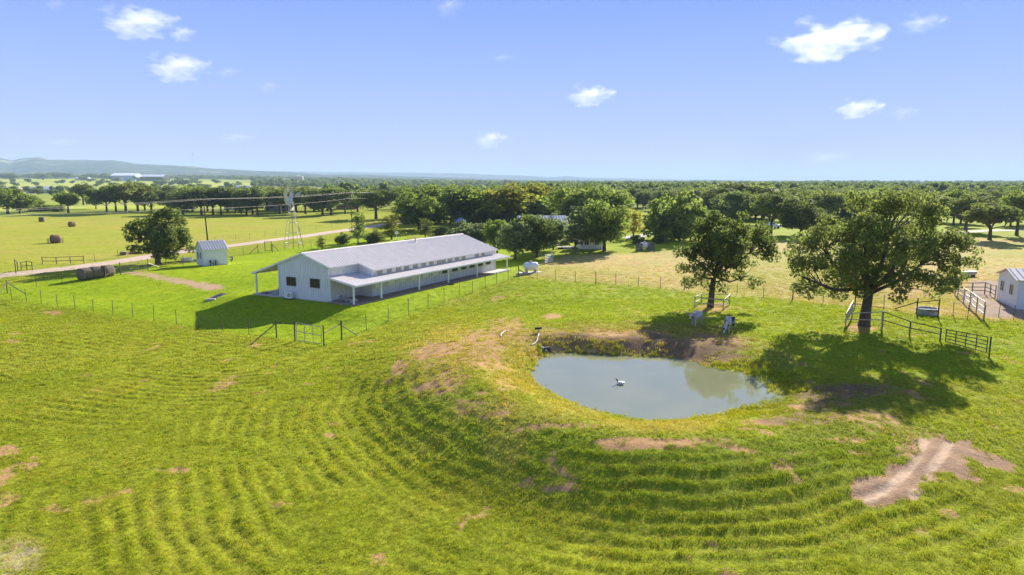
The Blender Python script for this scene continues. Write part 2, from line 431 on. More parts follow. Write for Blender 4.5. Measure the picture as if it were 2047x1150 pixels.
    E = np.where((lane > .2)[..., None], C((0.50, 0.34, 0.21)), E)
    bare = np.where(s < 0.1, 0.9, bare); E = np.where((s < 0.3)[..., None], C((0.16, 0.13, 0.08)), E)
    turf = np.clip(1 - 0.55 * lawn - 0.35 * dry, 0.25, 1)
    return T, E, bare, turf, s, lawn, dry, rut * trk

# ------------------------------------------------------------------ the ground: one sheet to the horizon
def axis(lo, hi, step, out, grow=1.07):
    a = list(np.arange(lo, hi + step / 2, step)); st = step
    while a[-1] < out: st *= grow; a.append(a[-1] + st)
    st = step
    while a[0] > -out: st *= grow; a.insert(0, a[0] - st)
    return np.array(a)
GX = axis(-34, 40, 0.2, 26000, 1.055); GY = axis(17, 64, 0.2, 26000, 1.05); GY = GY[GY > -4000]
XX, YY = np.meshgrid(GX, GY)
ZZ = ground(XX, YY)
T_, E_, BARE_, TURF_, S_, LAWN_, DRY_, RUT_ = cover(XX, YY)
rr, ra, _s = rows(XX, YY)
ZZ = ZZ + np.where(S_ > 4, (rr - 0.4) * ra * 0.055, 0) + (fbm(XX * 0.9, YY * 0.9, 21, 3) - .5) * 0.12 * (S_ > 0.8) * (YY < 90) * (1 - .8 * LAWN_) - RUT_ * 0.05
ny, nx = XX.shape
idx = np.arange(nx * ny).reshape(ny, nx)
FQ = np.stack([idx[:-1, :-1], idx[:-1, 1:], idx[1:, 1:], idx[1:, :-1]], -1).reshape(-1, 4)
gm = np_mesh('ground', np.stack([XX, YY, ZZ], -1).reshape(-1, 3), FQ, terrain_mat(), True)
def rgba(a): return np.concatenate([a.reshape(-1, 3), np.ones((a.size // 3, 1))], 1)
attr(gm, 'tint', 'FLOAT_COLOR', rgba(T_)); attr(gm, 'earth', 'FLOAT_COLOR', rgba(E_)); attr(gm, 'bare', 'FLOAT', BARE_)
tag(link(bpy.data.objects.new('ground', gm)), kind='structure')

# ------------------------------------------------------------------ grass: tufts on the near ground
GM = grass_mat()
def tuft_mesh(seed, nb, h, rad, wid):
    r = random.Random(seed); V = []; F = []
    for i in range(nb):
        a = r.uniform(0, 6.283); q = rad * math.sqrt(r.random()); bx, by = q * math.cos(a), q * math.sin(a)
        la = r.uniform(0, 6.283); ln = r.uniform(.15, .75) * h; hh = h * r.uniform(.55, 1.1); w = wid * r.uniform(.7, 1.3)
        dx, dy = math.cos(la), math.sin(la); px, py = -dy * w, dx * w; b = len(V)
        V += [(bx - px, by - py, -.03), (bx + px, by + py, -.03), (bx + dx*ln*.4 + px*.8, by + dy*ln*.4 + py*.8, hh*.65), (bx + dx*ln*.4 - px*.8, by + dy*ln*.4 - py*.8, hh*.65),
              (bx + dx * ln, by + dy * ln, hh)]
        F += [(b, b+1, b+2, b+3), (b+3, b+2, b+4)]
    m = bpy.data.meshes.new('grass_tuft'); m.from_pydata(V, [], F); m.materials.append(GM)
    return bpy.data.objects.new('grass_tuft', m)

def scatter(name, P, scl, rot, tint, src, kind_mat=None):
    m = bpy.data.meshes.new(name); m.vertices.add(len(P)); m.vertices.foreach_set('co', np.asarray(P, np.float32).ravel())
    attr(m, 'scl', 'FLOAT_VECTOR', scl); attr(m, 'rot', 'FLOAT_VECTOR', rot); attr(m, 'tint', 'FLOAT_COLOR', rgba(tint))
    o = link(bpy.data.objects.new(name, m))
    g = bpy.data.node_groups.new(name, 'GeometryNodeTree')
    g.interface.new_socket('Geometry', in_out='INPUT', socket_type='NodeSocketGeometry'); g.interface.new_socket('Geometry', in_out='OUTPUT', socket_type='NodeSocketGeometry')
    gi = g.nodes.new('NodeGroupInput'); go = g.nodes.new('NodeGroupOutput')
    ip = g.nodes.new('GeometryNodeInstanceOnPoints'); oi = g.nodes.new('GeometryNodeObjectInfo'); oi.inputs['Object'].default_value = src
    na = g.nodes.new('GeometryNodeInputNamedAttribute'); na.data_type = 'FLOAT_VECTOR'; na.inputs['Name'].default_value = 'scl'
    nb = g.nodes.new('GeometryNodeInputNamedAttribute'); nb.data_type = 'FLOAT_VECTOR'; nb.inputs['Name'].default_value = 'rot'
    e2r = g.nodes.new('FunctionNodeEulerToRotation')
    g.links.new(gi.outputs[0], ip.inputs['Points']); g.links.new(oi.outputs['Geometry'], ip.inputs['Instance'])
    g.links.new(na.outputs[0], ip.inputs['Scale']); g.links.new(nb.outputs[0], e2r.inputs[0]); g.links.new(e2r.outputs[0], ip.inputs['Rotation'])
    g.links.new(ip.outputs[0], go.inputs[0])
    md = o.modifiers.new('instances', 'NODES'); md.node_group = g
    return tag(o, kind='stuff')

def grid_lookup(A, X, Y):
    ix = np.clip(np.searchsorted(GX, X) - 1, 0, nx - 2); iy = np.clip(np.searchsorted(GY, Y) - 1, 0, ny - 2)
    fx = ((X - GX[ix]) / (GX[ix+1] - GX[ix])); fy = ((Y - GY[iy]) / (GY[iy+1] - GY[iy]))
    if A.ndim == 3: fx = fx[:, None]; fy = fy[:, None]
    return (A[iy, ix]*(1-fx) + A[iy, ix+1]*fx)*(1-fy) + (A[iy+1, ix]*(1-fx) + A[iy+1, ix+1]*fx)*fy

def near_grass(name, src, y0, y1, dens, size, seed):
    rg = np.random.default_rng(seed); hw = 0.80
    N = int(dens * (hw * (y1**2 - y0**2)) )
    Y = np.sqrt(rg.uniform(y0**2, y1**2, N)); X = rg.uniform(-hw, hw, N) * Y
    rw, am, s = rows(X, Y); bare = grid_lookup(BARE_, X, Y) + (fbm(X*2.2, Y*2.2, 4, 4) - .5) * 1.5
    t = grid_lookup(T_, X, Y); turf = grid_lookup(TURF_, X, Y)
    dd = sdist(X, Y, B_FOOT); 
    keep = (bare < .45 + .35 * rg.random(N)) & (s > .15) & (dd > 0.1)
    dens_row = (1 - am * .42 * (1 - rw)) * (1 - sst(Y, 72, 122)); keep &= rg.random(N) < dens_row
    X, Y, rw, am, s, t, turf = X[keep], Y[keep], rw[keep], am[keep], s[keep], t[keep], turf[keep]; n = len(X)
    Z = grid_lookup(ZZ, X, Y)
    hgt = .52 * turf * (0.85 + am * (rw * .75 - .3)) * rg.uniform(.6, 1.35, n) * (0.35 + 1.3 * fbm(X * .8, Y * .8, 8, 4))
    edge = (s < 2.2) * (fbm(X * .6, Y * .6, 14, 2) > .42); hgt = np.where(edge, hgt * 1.5, hgt)
    sc = np.stack([size * rg.uniform(.8, 1.25, n)] * 2 + [size * hgt], -1)
    t = t * (1 - (.45 * am * (1 - rw))[:, None]) + np.array([.30, .25, .06]) * (.45 * am * (1 - rw))[:, None]
    straw = rg.random(n) < .10
    tn = t * rg.normal(1, .10, (n, 1)) * np.where(straw[:, None], np.array([[1.15, .93, 1.3]]), 1.0)
    tn = np.clip(tn * 1.5, .01, .85)
    rot = np.stack([rg.normal(0, .12, n), rg.normal(0, .12, n), rg.uniform(0, 6.283, n)], -1)
    scatter(name, np.stack([X, Y, Z], -1), sc, rot, tn, src)
    return n
B_FOOT = np.array([B0 + BV * a + BU * b for a, b in ((-11.6, -.3), (3.9, -.3), (3.9, 33.2), (-11.6, 33.2))])
NG = 0
NG += near_grass('grass', tuft_mesh(1, 16, .15, .16, .008), 18, 31, 60, .82, 1)
NG += near_grass('grass', tuft_mesh(2, 14, .15, .18, .011), 31, 48, 34, .95, 2)
NG += near_grass('grass', tuft_mesh(3, 12, .15, .24, .018), 48, 75, 13, 1.15, 3)
NG += near_grass('grass', tuft_mesh(4, 10, .15, .34, .03), 75, 125, 4.5, 1.3, 4)
# sedge and reeds standing along the waterline
rg = np.random.default_rng(15); N = 9000
X = rg.uniform(POND[:, 0].min() - 4, POND[:, 0].max() + 5, N); Y = rg.uniform(POND[:, 1].min() - 2, POND[:, 1].max() + 3, N); s = sdist(X, Y, POND)
th = np.arctan2(Y - PC[1], X - PC[0]); pr = np.where((th > .35) & (th < 2.9), .3, .10) * (fbm(X * .5, Y * .5, 33, 3) > .44)
clump = np.zeros(N)
for (px, py, r) in ((1545, 757, 2.0), (1560, 775, 1.6), (1500, 735, 1.6), (1490, 808, 1.2), (1460, 735, 1.4), (1240, 712, 1.0), (1110, 697, 1.5), (1200, 703, 2.0), (1300, 716, 1.2)):
    c = at(px, py); clump = np.maximum(clump, np.hypot(X - c.x, Y - c.y) < r)
k = ((s > -.25) & (s < 1.3) & (rg.random(N) < pr)) | ((clump > 0) & (s > -.1) & (s < 3.2)); X, Y, s = X[k], Y[k], s[k]; n = len(X)
hh = rg.uniform(.6, 1.6, n); tt = np.array([.24, .27, .022]) * rg.normal(1, .15, (n, 1)) * 1.3; tt[rg.random(n) < .3] *= [1.25, .98, 1.2]
scatter('reeds', np.stack([X, Y, grid_lookup(ZZ, X, Y)], -1), np.stack([hh * .75, hh * .75, hh], -1), np.stack([rg.normal(0, .1, n), rg.normal(0, .1, n), rg.uniform(0, 6.28, n)], -1), np.clip(tt, .01, .8), tuft_mesh(9, 12, .22, .14, .011))
print('grass tufts', NG, 'reeds', n)

# ------------------------------------------------------------------ pond water
def water_mat():
    m, n, o = new_mat('pond_water')
    f = pos_noise(n, 1.6, 3, .55); g = pos_noise(n, 0.35, 3, .5)
    c = ramp(n, g, [(0.3, (0.225, 0.242, 0.14)), (0.7, (0.265, 0.272, 0.15))])
    nm = bump(n, f, 0.03, 0.02)
    p = pbr(n, o, c, 0.04, 0, 0.5, nm); p.inputs['IOR'].default_value = 1.95
    return m
bw = MB(); pp = [tuple(PC + (p - PC) * 1.12) + (ZW,) for p in POND]
bw.add(pp, [tuple(range(len(pp)))])
wm = bw.build('pond_water', water_mat()); tag(wm, kind='structure')
# ------------------------------------------------------------------ paints and metals
M = {}
M['siding'] = simple('white_siding', (0.76, 0.77, 0.77), 0.55, 0.0, 0.2, 0.07, 0.8)
M['trim'] = simple('white_trim', (0.80, 0.80, 0.79), 0.45, 0.0, 0.4, 0.04, 2.0)
M['roof'] = simple('galvalume_roof', (0.71, 0.65, 0.615), 0.7, 0.0, 0.1, 0.08, 0.9)
M['glass'] = simple('dark_glass', (0.03, 0.027, 0.022), 0.15, 0.0, 0.25, 0.5, 1.2)
M['bronze'] = simple('bronze_frame', (0.06, 0.05, 0.045), 0.5)
M['louvre'] = simple('tan_louvre', (0.42, 0.38, 0.31), 0.6)
M['paver'] = simple('red_brown_paving', (0.30, 0.22, 0.185), 0.85, var=0.3, scale=1.5)
M['concrete'] = simple('pale_concrete', (0.52, 0.49, 0.45), 0.85, var=0.15, scale=1.5)
M['galv'] = simple('galvanised_steel', (0.40, 0.39, 0.38), 0.6, 0.1, var=0.2)
M['rust'] = simple('weathered_pipe', (0.085, 0.07, 0.058), 0.7, 0.2, var=0.45, scale=6)
M['rail'] = simple('pale_pipe_rail', (0.40, 0.37, 0.33), 0.6, 0.2, var=0.3, scale=5)
M['black'] = simple('black_plastic', (0.02, 0.02, 0.022), 0.5)
M['white'] = simple('white_paint', (0.80, 0.80, 0.79), 0.4, var=0.05)
M['wood'] = simple('weathered_wood', (0.20, 0.13, 0.085), 0.85, var=0.4, scale=4)
M['darkwood'] = simple('dark_pole_wood', (0.07, 0.045, 0.032), 0.9, var=0.4, scale=4)
M['redmat'] = simple('dark_red_mat', (0.20, 0.035, 0.03), 0.95)
M['wire'] = simple('fence_wire', (0.16, 0.16, 0.16), 0.7, 0.0, .2)

def ribbed_wall(mb, p0, p1, ztop, z0=0.0, step=0.36, t=0.05, out=None, rib=0.06):
    """a sheet metal wall from p0 to p1 (2d), top height ztop(s) along it, ribs on the outside"""
    p0 = Vector((*p0, 0)); p1 = Vector((*p1, 0)); L = (p1 - p0).length; d = (p1 - p0) / L
    o = Vector((out[0], out[1], 0)); zt = ztop if callable(ztop) else (lambda s: ztop)
    cuts = [0.0, L] if not callable(ztop) else [0.0, L / 2, L]
    poly = [p0 + Vector((0, 0, z0)), p1 + Vector((0, 0, z0))] + [p0 + d * s + Vector((0, 0, zt(s))) for s in cuts[::-1]]
    mb.prism(poly, -o * t)
    s = step / 2
    while s < L - 0.05:
        a = p0 + d * s; wv = d * 0.028; h = zt(s) - 0.02
        b = [a - wv * 1.5, a + wv * 1.5, a + wv * .8 + o * rib, a - wv * .8 + o * rib]
        mb.prism([q + Vector((0, 0, z0 + .02)) for q in b], (0, 0, h - z0 - .02)); s += step

def ribbed_roof(mb, e0, e1, r0, r1, step=0.40, t=0.05, rib=0.05, wid=0.05):
    """sheet from eave edge e0-e1 to ridge edge r0-r1, ribs running up the slope"""
    e0, e1, r0, r1 = map(Vector, (e0, e1, r0, r1)); nrm = (e1 - e0).cross(r0 - e0).normalized()
    if nrm.z < 0: nrm = -nrm
    mb.prism([e0, e1, r1, r0], -nrm * t)
    L = (e1 - e0).length; n = int(L / step); d = (e1 - e0).normalized()
    for i in range(n + 1):
        f = min(1, max(0, (i + .5) / (n + 1))); a = e0.lerp(e1, f); b = r0.lerp(r1, f)
        q = [a - d * wid, a + d * wid, a + d * wid * .5 + nrm * rib, a - d * wid * .5 + nrm * rib]
        mb.prism(q, b - a)

def window(parent, x, y, z, wx, wz, face, panes=2, mat=None, name='window', frame=None, stand=0.0):
    """framed window on a wall; face: outward direction in the thing's own axes; wx is width along the wall"""
    o = Vector((*face, 0)); d = Vector((-face[1], face[0], 0)); c = Vector((x, y, z)) + o * stand; u = Vector((0, 0, 1)); fw = 0.06
    def bar(mb, a0, a1, b0, b1, t0, t1):
        mb.prism([c + d*a0 + u*b0 + o*t0, c + d*a1 + u*b0 + o*t0, c + d*a1 + u*b1 + o*t0, c + d*a0 + u*b1 + o*t0], o * (t1 - t0))
    mb = MB(); hx, hz = wx / 2, wz / 2
    bar(mb, -hx, hx, -hz, -hz + fw, .0, .06); bar(mb, -hx, hx, hz - fw, hz, .0, .06)
    bar(mb, -hx, -hx + fw, -hz + fw, hz - fw, .0, .06); bar(mb, hx - fw, hx, -hz + fw, hz - fw, .0, .06)
    for k in range(1, panes): q = -hx + wx * k / panes; bar(mb, q - fw/2, q + fw/2, -hz + fw, hz - fw, .0, .058)
    w_ = mb.build(name, frame or M['bronze'], parent)
    for k in range(panes):
        mb = MB(); a0 = -hx + wx * k / panes + fw / 2; a1 = -hx + wx * (k + 1) / panes - fw / 2
        bar(mb, a0, a1, -hz + fw * .9, hz - fw * .9, .004, .03 + .006 * k); mb.build('pane', mat or M['glass'], w_)
    return w_

# ------------------------------------------------------------------ the long white stable building
RZ = math.atan2(-BU[0], BU[1])
BARN = thing('stable_barn', 'long white metal barn with grey ribbed roof and posted porch inside the fenced lawn', 'barn', (B0[0], B0[1], 0.0), RZ)
def b2w(x, y, z): p = B0 + BV * x + BU * y; return np.array([p[0], p[1], z])
def w2b(P): d = np.asarray(P)[:2] - B0; return Vector((d @ BV, d @ BU, P[2]))
def on_x(px, py, x):                       # where a pixel's ray meets the wall plane x = const of the barn
    return w2b(onplane(px, py, b2w(x, 0, 0), (BV[0], BV[1], 0)))
SL, RX, RZT = 0.335, -3.78, 5.23           # slope, ridge line
LEN, XL, XB, YB = 32.1, -7.55, 2.05, 4.72
rz = lambda x: RZT - SL * abs(x - RX)
ZS = 0.12                                  # slab level
def wall(p0, p1, zt, out, z0=0.0, step=.36):
    mb = MB(); ribbed_wall(mb, p0, p1, zt, z0, step, out=out); return mb.build('wall', M['siding'], BARN)
wall((XL, 0), (0, 0), lambda s: rz(XL + s) - .10, (0, -1))
wall((0, .002), (0, YB), rz(0) - .12, (1, 0))
wall((.0, YB + .002), (XB, YB + .002), lambda s: rz(s) - .12, (0, -1)) if False else None
mb = MB(); mb.prism([(0.002, YB, 0), (XB, YB, 0), (XB, YB, rz(XB) - .12), (0.002, YB, rz(0.002) - .12)], (0, .05, 0))
s = .15
while s < XB - .05:
    mb.prism([(s - .042, YB, .02), (s + .042, YB, .02), (s + .022, YB - .022, .02), (s - .022, YB - .022, .02)], (0, 0, rz(s) - .16)); s += .305
mb.build('wall', M['siding'], BARN)
wall((XB, YB + .052), (XB, LEN), rz(XB) - .12, (1, 0))
wall((XB - .05, LEN), (XL, LEN), lambda s: rz(XB - .05 - s) - .10 if s < 99 else 0, (0, 1))
wall((XL, LEN - .06), (XL, .06), rz(XL) - .10, (-1, 0))
# roofs
def roof(name, x0, x1, y0, y1, zf=rz):
    mb = MB(); ribbed_roof(mb, (x0, y0, zf(x0)), (x0, y1, zf(x0)), (x1, y0, zf(x1)), (x1, y1, zf(x1))); return mb.build(name, M['roof'], BARN)
roof('roof', 0.33, RX + .01, -.16, YB - .20)
roof('roof', XB + .33, RX + .01, YB - .196, LEN + .3)
roof('roof', XL - .25, RX - .01, -.16, LEN + .3)
mb = MB(); mb.prism([(RX - .22, -.18, rz(RX - .22) + .045), (RX, -.18, RZT + .075), (RX + .22, -.18, rz(RX + .22) + .045), (RX, -.18, RZT + .045)], (0, LEN + .5, 0)); mb.build('ridge_cap', M['roof'], BARN)
pz = lambda x: 2.80 - 0.170 * x
lz = lambda x: rz(XL) - 0.06 + 0.315 * (x - XL)
mb = MB(); ribbed_roof(mb, (4.0, -.22, pz(4.0)), (4.0, 33.3, pz(4.0)), (XB + .03, -.22, pz(XB + .03)), (XB + .03, 33.3, pz(XB + .03)), rib=.03)
ribbed_roof(mb, (XB + .03, -.22, pz(XB + .03)), (XB + .03, YB - .03, pz(XB + .03)), (.03, -.22, pz(.03)), (.03, YB - .03, pz(.03)), rib=.03); mb.build('porch_roof', M['roof'], BARN)
mb = MB(); ribbed_roof(mb, (-11.85, -.2, lz(-11.85)), (-11.85, LEN, lz(-11.85)), (XL - .02, -.2, lz(XL - .02)), (XL - .02, LEN, lz(XL - .02))); mb.build('porch_roof', M['roof'], BARN)
# trim
for (xa, xb, zf, y) in ((XL - .27, RX, rz, -.2), (RX, .35, rz, -.2), (-11.87, XL - .27, lz, -.24), (.02, 4.03, pz, -.26), (RX + .5, XB + .35, rz, LEN + .31)):
    mb = MB(); mb.prism([(xa, y, zf(xa) - .17), (xb, y, zf(xb) - .17), (xb, y, zf(xb) + .035), (xa, y, zf(xa) + .035)], (0, .035, 0)); mb.build('rake_trim', M['trim'], BARN)
mb = MB()
mb.prism([(.2, YB - .24, rz(.2) - .17), (XB + .35, YB - .24, rz(XB + .35) - .17), (XB + .35, YB - .24, rz(XB + .35) + .035), (.2, YB - .24, rz(.2) + .035)], (0, .035, 0))
mb.build('rake_trim', M['trim'], BARN)
mb = MB(); mb.box(4.005, 4.045, -.26, 33.3, pz(4) - .16, pz(4) + .02); mb.box(.335, .37, -.16, YB - .25, rz(.33) - .14, rz(.33) - .005)
mb.box(XB + .335, XB + .37, YB - .2, LEN + .3, rz(XB + .33) - .14, rz(XB + .33) - .005); mb.box(-11.90, -11.86, -.24, LEN, lz(-11.85) - .2, lz(-11.85) + .02); mb.build('eave_trim', M['trim'], BARN)
for x, y, zt in ((0.025, -.025, rz(0) - .13), (XL - .025, -.025, rz(XL) - .11), (XB + .025, YB - .025, rz(XB) - .13), (XB + .025, LEN + .02, rz(XB) - .13), (.04, YB - .04, rz(.05) - .14)):
    mb = MB(); mb.box(x - .06, x + .06, y - .06, y + .06, 0.0, zt); mb.build('corner_trim', M['trim'], BARN)
# porches
for y, s_ in ((-.12, .075), (4.34, .10), (11.37, .075), (17.62, .075), (24.6, .075), (33.05, .075)):
    mb = MB(); mb.box(3.62 - s_, 3.62 + s_, y - s_, y + s_, ZS, pz(3.62) - .06); mb.box(3.62 - s_ - .02, 3.62 + s_ + .02, y - s_ - .02, y + s_ + .02, ZS, ZS + .08); mb.build('porch_post', M['trim'], BARN)
mb = MB(); mb.box(.22, .36, -.20, -.06, ZS, pz(.3) - .06); mb.build('porch_post', M['trim'], BARN)
for y in (-.1, 8, 16, 24, 31.5):
    mb = MB(); mb.box(-11.35, -11.19, y - .08, y + .08, ZS, lz(-11.27) - .06); mb.build('porch_post', M['trim'], BARN)
mb = MB(); mb.box(.06, 3.95, -.3, YB - .05, -.5, ZS); mb.box(XB + .06, 3.95, YB - .046, 28.6, -.5, ZS); mb.build('porch_floor', M['paver'], BARN)
mb = MB(); mb.box(XB + .06, 4.0, 28.62, 33.4, -.5, ZS + .01); mb.box(-11.6, XL - .06, -.3, LEN, -.5, ZS); mb.build('porch_slab', M['concrete'], BARN)
mb = MB(); mb.box(XL, -.02, -.07, -.02, -.4, .06); mb.build('footing', M['concrete'], BARN)
# gable windows, door
window(BARN, -5.62, -.0, 1.93, 1.45, 1.0, (0, -1), stand=.045); window(BARN, -1.97, -.0, 1.97, 1.45, 1.0, (0, -1), stand=.045)
dp = on_x(699, 585, 0.0)
mb = MB(); mb.box(.0, .075, dp.y - .55, dp.y + .55, ZS, 2.2); dr = mb.build('door', M['white'], BARN)
mb = MB(); mb.box(.075, .12, dp.y - .42, dp.y - .36, 1.05, 1.17); mb.build('handle', M['galv'], dr)
# clerestory louvres and panels
zx = lambda x: 500 + x / 3.998
zyy = lambda y: 450 + y / 3.998
vy = []
for q in (1033, 1110, 1183, 1248, 1318, 1383, 1446, 1507, 1543, 1594, 1651, 1703, 1808, 1860):
    py = zyy(378 - (q - 1033) * 0.172); y = on_x(zx(q), py, XB).y; vy.append(y)
    mb = MB(); z0, z1 = pz(XB) + .07, rz(XB) - .20; mb.box(XB + .062, XB + .085, y - .40, y + .40, z0, z1)
    for k in range(5): zz = z0 + (z1 - z0) * (k + .3) / 5; mb.prism([(XB + .085, y - .37, zz), (XB + .085, y + .37, zz), (XB + .085, y + .37, zz + .07), (XB + .085, y - .37, zz + .07)], (.02, 0, -.02))
    mb.build('vent_louvre', M['louvre'], BARN)
for a, b in zip(vy[:-1], vy[1:]):
    if b - a > 1.4:
        mb = MB(); mb.box(XB + .064, XB + .074, a + .52, b - .52, pz(XB) + .09, rz(XB) - .22); mb.build('wall_panel', M['trim'], BARN)
# stall openings along the porch: closed white flaps first, dark windows further on
for q, yy in ((1022, 482), (1124, 455), (1220, 435), (1307, 420), (1397, 402), (1475, 385)):
    P = on_x(zx(q), zyy(yy), XB); mb = MB(); z = P.z; mb.box(XB + .064, XB + .09, P.y - .62, P.y + .62, z - .28, z + .28)
    fl = mb.build('stall_flap', M['trim'], BARN); mb = MB(); mb.box(XB + .09, XB + .13, P.y - .64, P.y + .64, z + .28, z + .33); mb.build('flap_hood', M['galv'], fl)
for q, yy in ((1557, 366), (1633, 350), (1704, 336), (1771, 323), (1837, 310), (1899, 297)):
    P = on_x(zx(q), zyy(yy), XB); window(BARN, XB + .02, P.y, P.z, 1.25, .62, (1, 0), 2, stand=.03)
# vent pipe on the ridge
y = 19.6; x = RX + .75
mb = MB(); mb.tube([(x, y, rz(x) - .05), (x, y, rz(x) + .62)], .09, 10); mb.tube([(x, y, rz(x) + .66), (x, y, rz(x) + .72)], [.16, .13], 10); mb.tube([(x, y, rz(x) + .0), (x, y, rz(x) + .12)], [.2, .1], 10)
mb.build('vent_pipe', M['galv'], BARN, False)
def bthing(name, label, cat, x, y, z=0.0): 
    P = b2w(x, y, z); return thing(name, label, cat, P, RZ)
# things standing by the barn
t = bthing('heat_pump', 'white boxy outdoor air unit standing on the ground against the gable wall', 'air unit', -5.55, -.55, 0.0)
mb = MB(); mb.box(-.5, .5, -.2, .2, .1, .78); mb.build('housing', M['white'], t); mb = MB(); mb.box(-.55, .55, -.25, .25, -.3, .1); mb.build('base', M['black'], t)
mb = MB(); mb.lathe([(.24, 0), (.24, .015), (.02, .02)], 18); g = mb.build('fan_grille', M['galv'], t); g.rotation_euler = (math.pi / 2, 0, 0); g.location = (.18, -.202, .45)
t = bthing('pallet', 'pale wooden pallet lying on the porch floor beside the near corner post', 'pallet', 1.75, 1.15, ZS)
for k in range(6): mb = MB(); mb.box(-.75, .75, -.55 + k * .2, -.42 + k * .2, .17, .2); mb.build('slat', M['concrete'], t)
for k in range(3): mb = MB(); mb.box(-.75 + k * .7, -.65 + k * .7, -.55, .58, 0, .168); mb.build('runner', M['concrete'], t)
mb = MB(); mb.box(-.6, .6, -.42, .42, 0, .03); o = tag(mb.build('door_mat', M['redmat']), 'dark red mat lying on the left porch slab by the corner post', 'mat'); o.location = b2w(-10.4, .5, ZS); o.rotation_euler = (0, 0, RZ)
mb = MB(); mb.lathe([(.26, 0), (.29, .1), (.29, .8), (.25, .88)], 14); o = tag(mb.build('barrel', simple('dark_blue_drum', (.02, .03, .07), .4)), 'dark blue drum standing against the left wall under the porch roof', 'barrel'); o.location = b2w(XL - .42, .5, ZS)
mb = MB(); mb.box(-.28, .28, -.18, .18, 0, .22); mb.tube([(-.28, 0, .2), (0, 0, .42), (.28, 0, .2)], .02); o = tag(mb.build('feed_bucket', M['black']), 'small black trough on the ground by the fourth porch post', 'trough'); P = b2w(4.25, 17.5, 0); o.location = (P[0], P[1], gz(P[0], P[1]))
for k, (px, py) in enumerate(((678, 592.5), (691.5, 594.5))):
    P = on_x(px, py, 0.0); mb = MB(); mb.tube([(0, 0, 0), (0, 0, .45), (.12, 0, .45), (.12, 0, .35)], .03); o = tag(mb.build('water_spigot', M['rust'] if k == 0 else M['white']), ('dark pipe spigot by the white porch wall, nearer the gable' , 'pale pipe spigot beside the white porch door')[k], 'spigot'); o.location = b2w(.25, P.y, ZS); o.rotation_euler = (0, 0, RZ)
# light-coloured hatch and grate in the lawn
gA, gB = at(422, 600.5), at(449, 588.5); P = (gA + gB) / 2; P.z = gz(P.x, P.y); gaz = math.atan2(gB.y - gA.y, gB.x - gA.x); gL = (gB - gA).length / 4.6
t = thing('culvert_grate', 'dark slatted drain grate set in the lawn left of the barn', 'drain', P, gaz); t.scale = (gL, 1, 1)
mb = MB(); mb.box(-2.2, 2.2, -.5, -.42, -.2, .1); mb.box(-2.2, 2.2, .42, .5, -.2, .1); mb.build('kerb', M['rust'], t); mb = MB(); mb.box(-2.5, -2.2, -.5, .5, -.2, .12); mb.build('headwall', M['concrete'], t)
for k in range(16): mb = MB(); mb.box(-2.1 + k * .27, -1.95 + k * .27, -.42, .42, -.02, .05); mb.build('bar', M['black'], t)
mb = MB(); mb.box(-2.2, 2.2, -.42, .42, -.25, -.1); mb.build('pit', M['black'], t)
# ------------------------------------------------------------------ hills on the skyline
def hill_mat(name, a, b, pale, sc):
    m, n, o = new_mat(name)
    f = pos_noise(n, sc, 6, .7); g = pos_noise(n, sc * .18, 4, .6)
    c = ramp(n, f, [(.32, a), (.62, b)]); c = mixc(n, ramp(n, g, [(.60, 0.0), (.68, .7)]), c, pale)
    pbr(n, o, c, 1, 0, 0, bump(n, f, .8, 12)); return m
def hill(name, prof, D0, D1, D2, mat, rough, seed):
    px = np.linspace(prof[0][0], prof[-1][0], 260); yy = np.interp(px, [p[0] for p in prof], [p[1] for p in prof])
    V = []; fr = np.concatenate([np.linspace(0, 1, 16), np.linspace(1.12, 2, 5)])
    for f in fr:
        D = D0 + (D1 - D0) * f if f <= 1 else D1 + (D2 - D1) * (f - 1)
        x = D * (px - 1023.5) / FPX; top = CAM_H + D1 * (364 - yy) / FPX
        k = math.sin(min(f, 1) * math.pi / 2) ** 1.3 if f <= 1 else max(0, 1 - (f - 1) ** 1.5)
        nz = (fbm(x * .003, np.full_like(x, D * .003), seed, 4) - .5) * rough * min(1, f * 2)
        z0 = ground(x, np.full_like(x, D)) - 3
        V.append(np.stack([x, np.full_like(x, D), z0 + (top - z0) * k + nz], -1))
    V = np.array(V); r, c = V.shape[:2]; i = np.arange(r * c).reshape(r, c)
    F = np.stack([i[:-1, :-1], i[:-1, 1:], i[1:, 1:], i[1:, :-1]], -1).reshape(-1, 4)
    tag(link(bpy.data.objects.new(name, np_mesh(name, V.reshape(-1, 3), F, mat, True))), kind='structure')
HM1 = hill_mat('wooded_hill', (.010, .022, .012), (.10, .12, .055), (.46, .42, .28), .014)
hill('hills', [(-500,322),(-250,312),(0,316),(20,318),(40,323),(60,319),(95,316.5),(115,321),(160,322),(200,323),(240,322.5),(262,326),(285,330),(340,332),(400,334),(430,338),(520,343),(640,348),(800,354),(1000,361),(1300,366)], 4200, 6200, 8500, HM1, 34, 3)
hill('hills', [(-500,350),(300,347),(520,343),(700,345),(840,346),(900,347),(1000,350.5),(1060,352.5),(1092,354.5),(1118,354),(1130,352),(1142,354),(1165,355.5),(1300,358.5),(1500,361),(1800,362),(2100,362),(2600,361)], 9000, 12000, 15000, HM1, 22, 9)
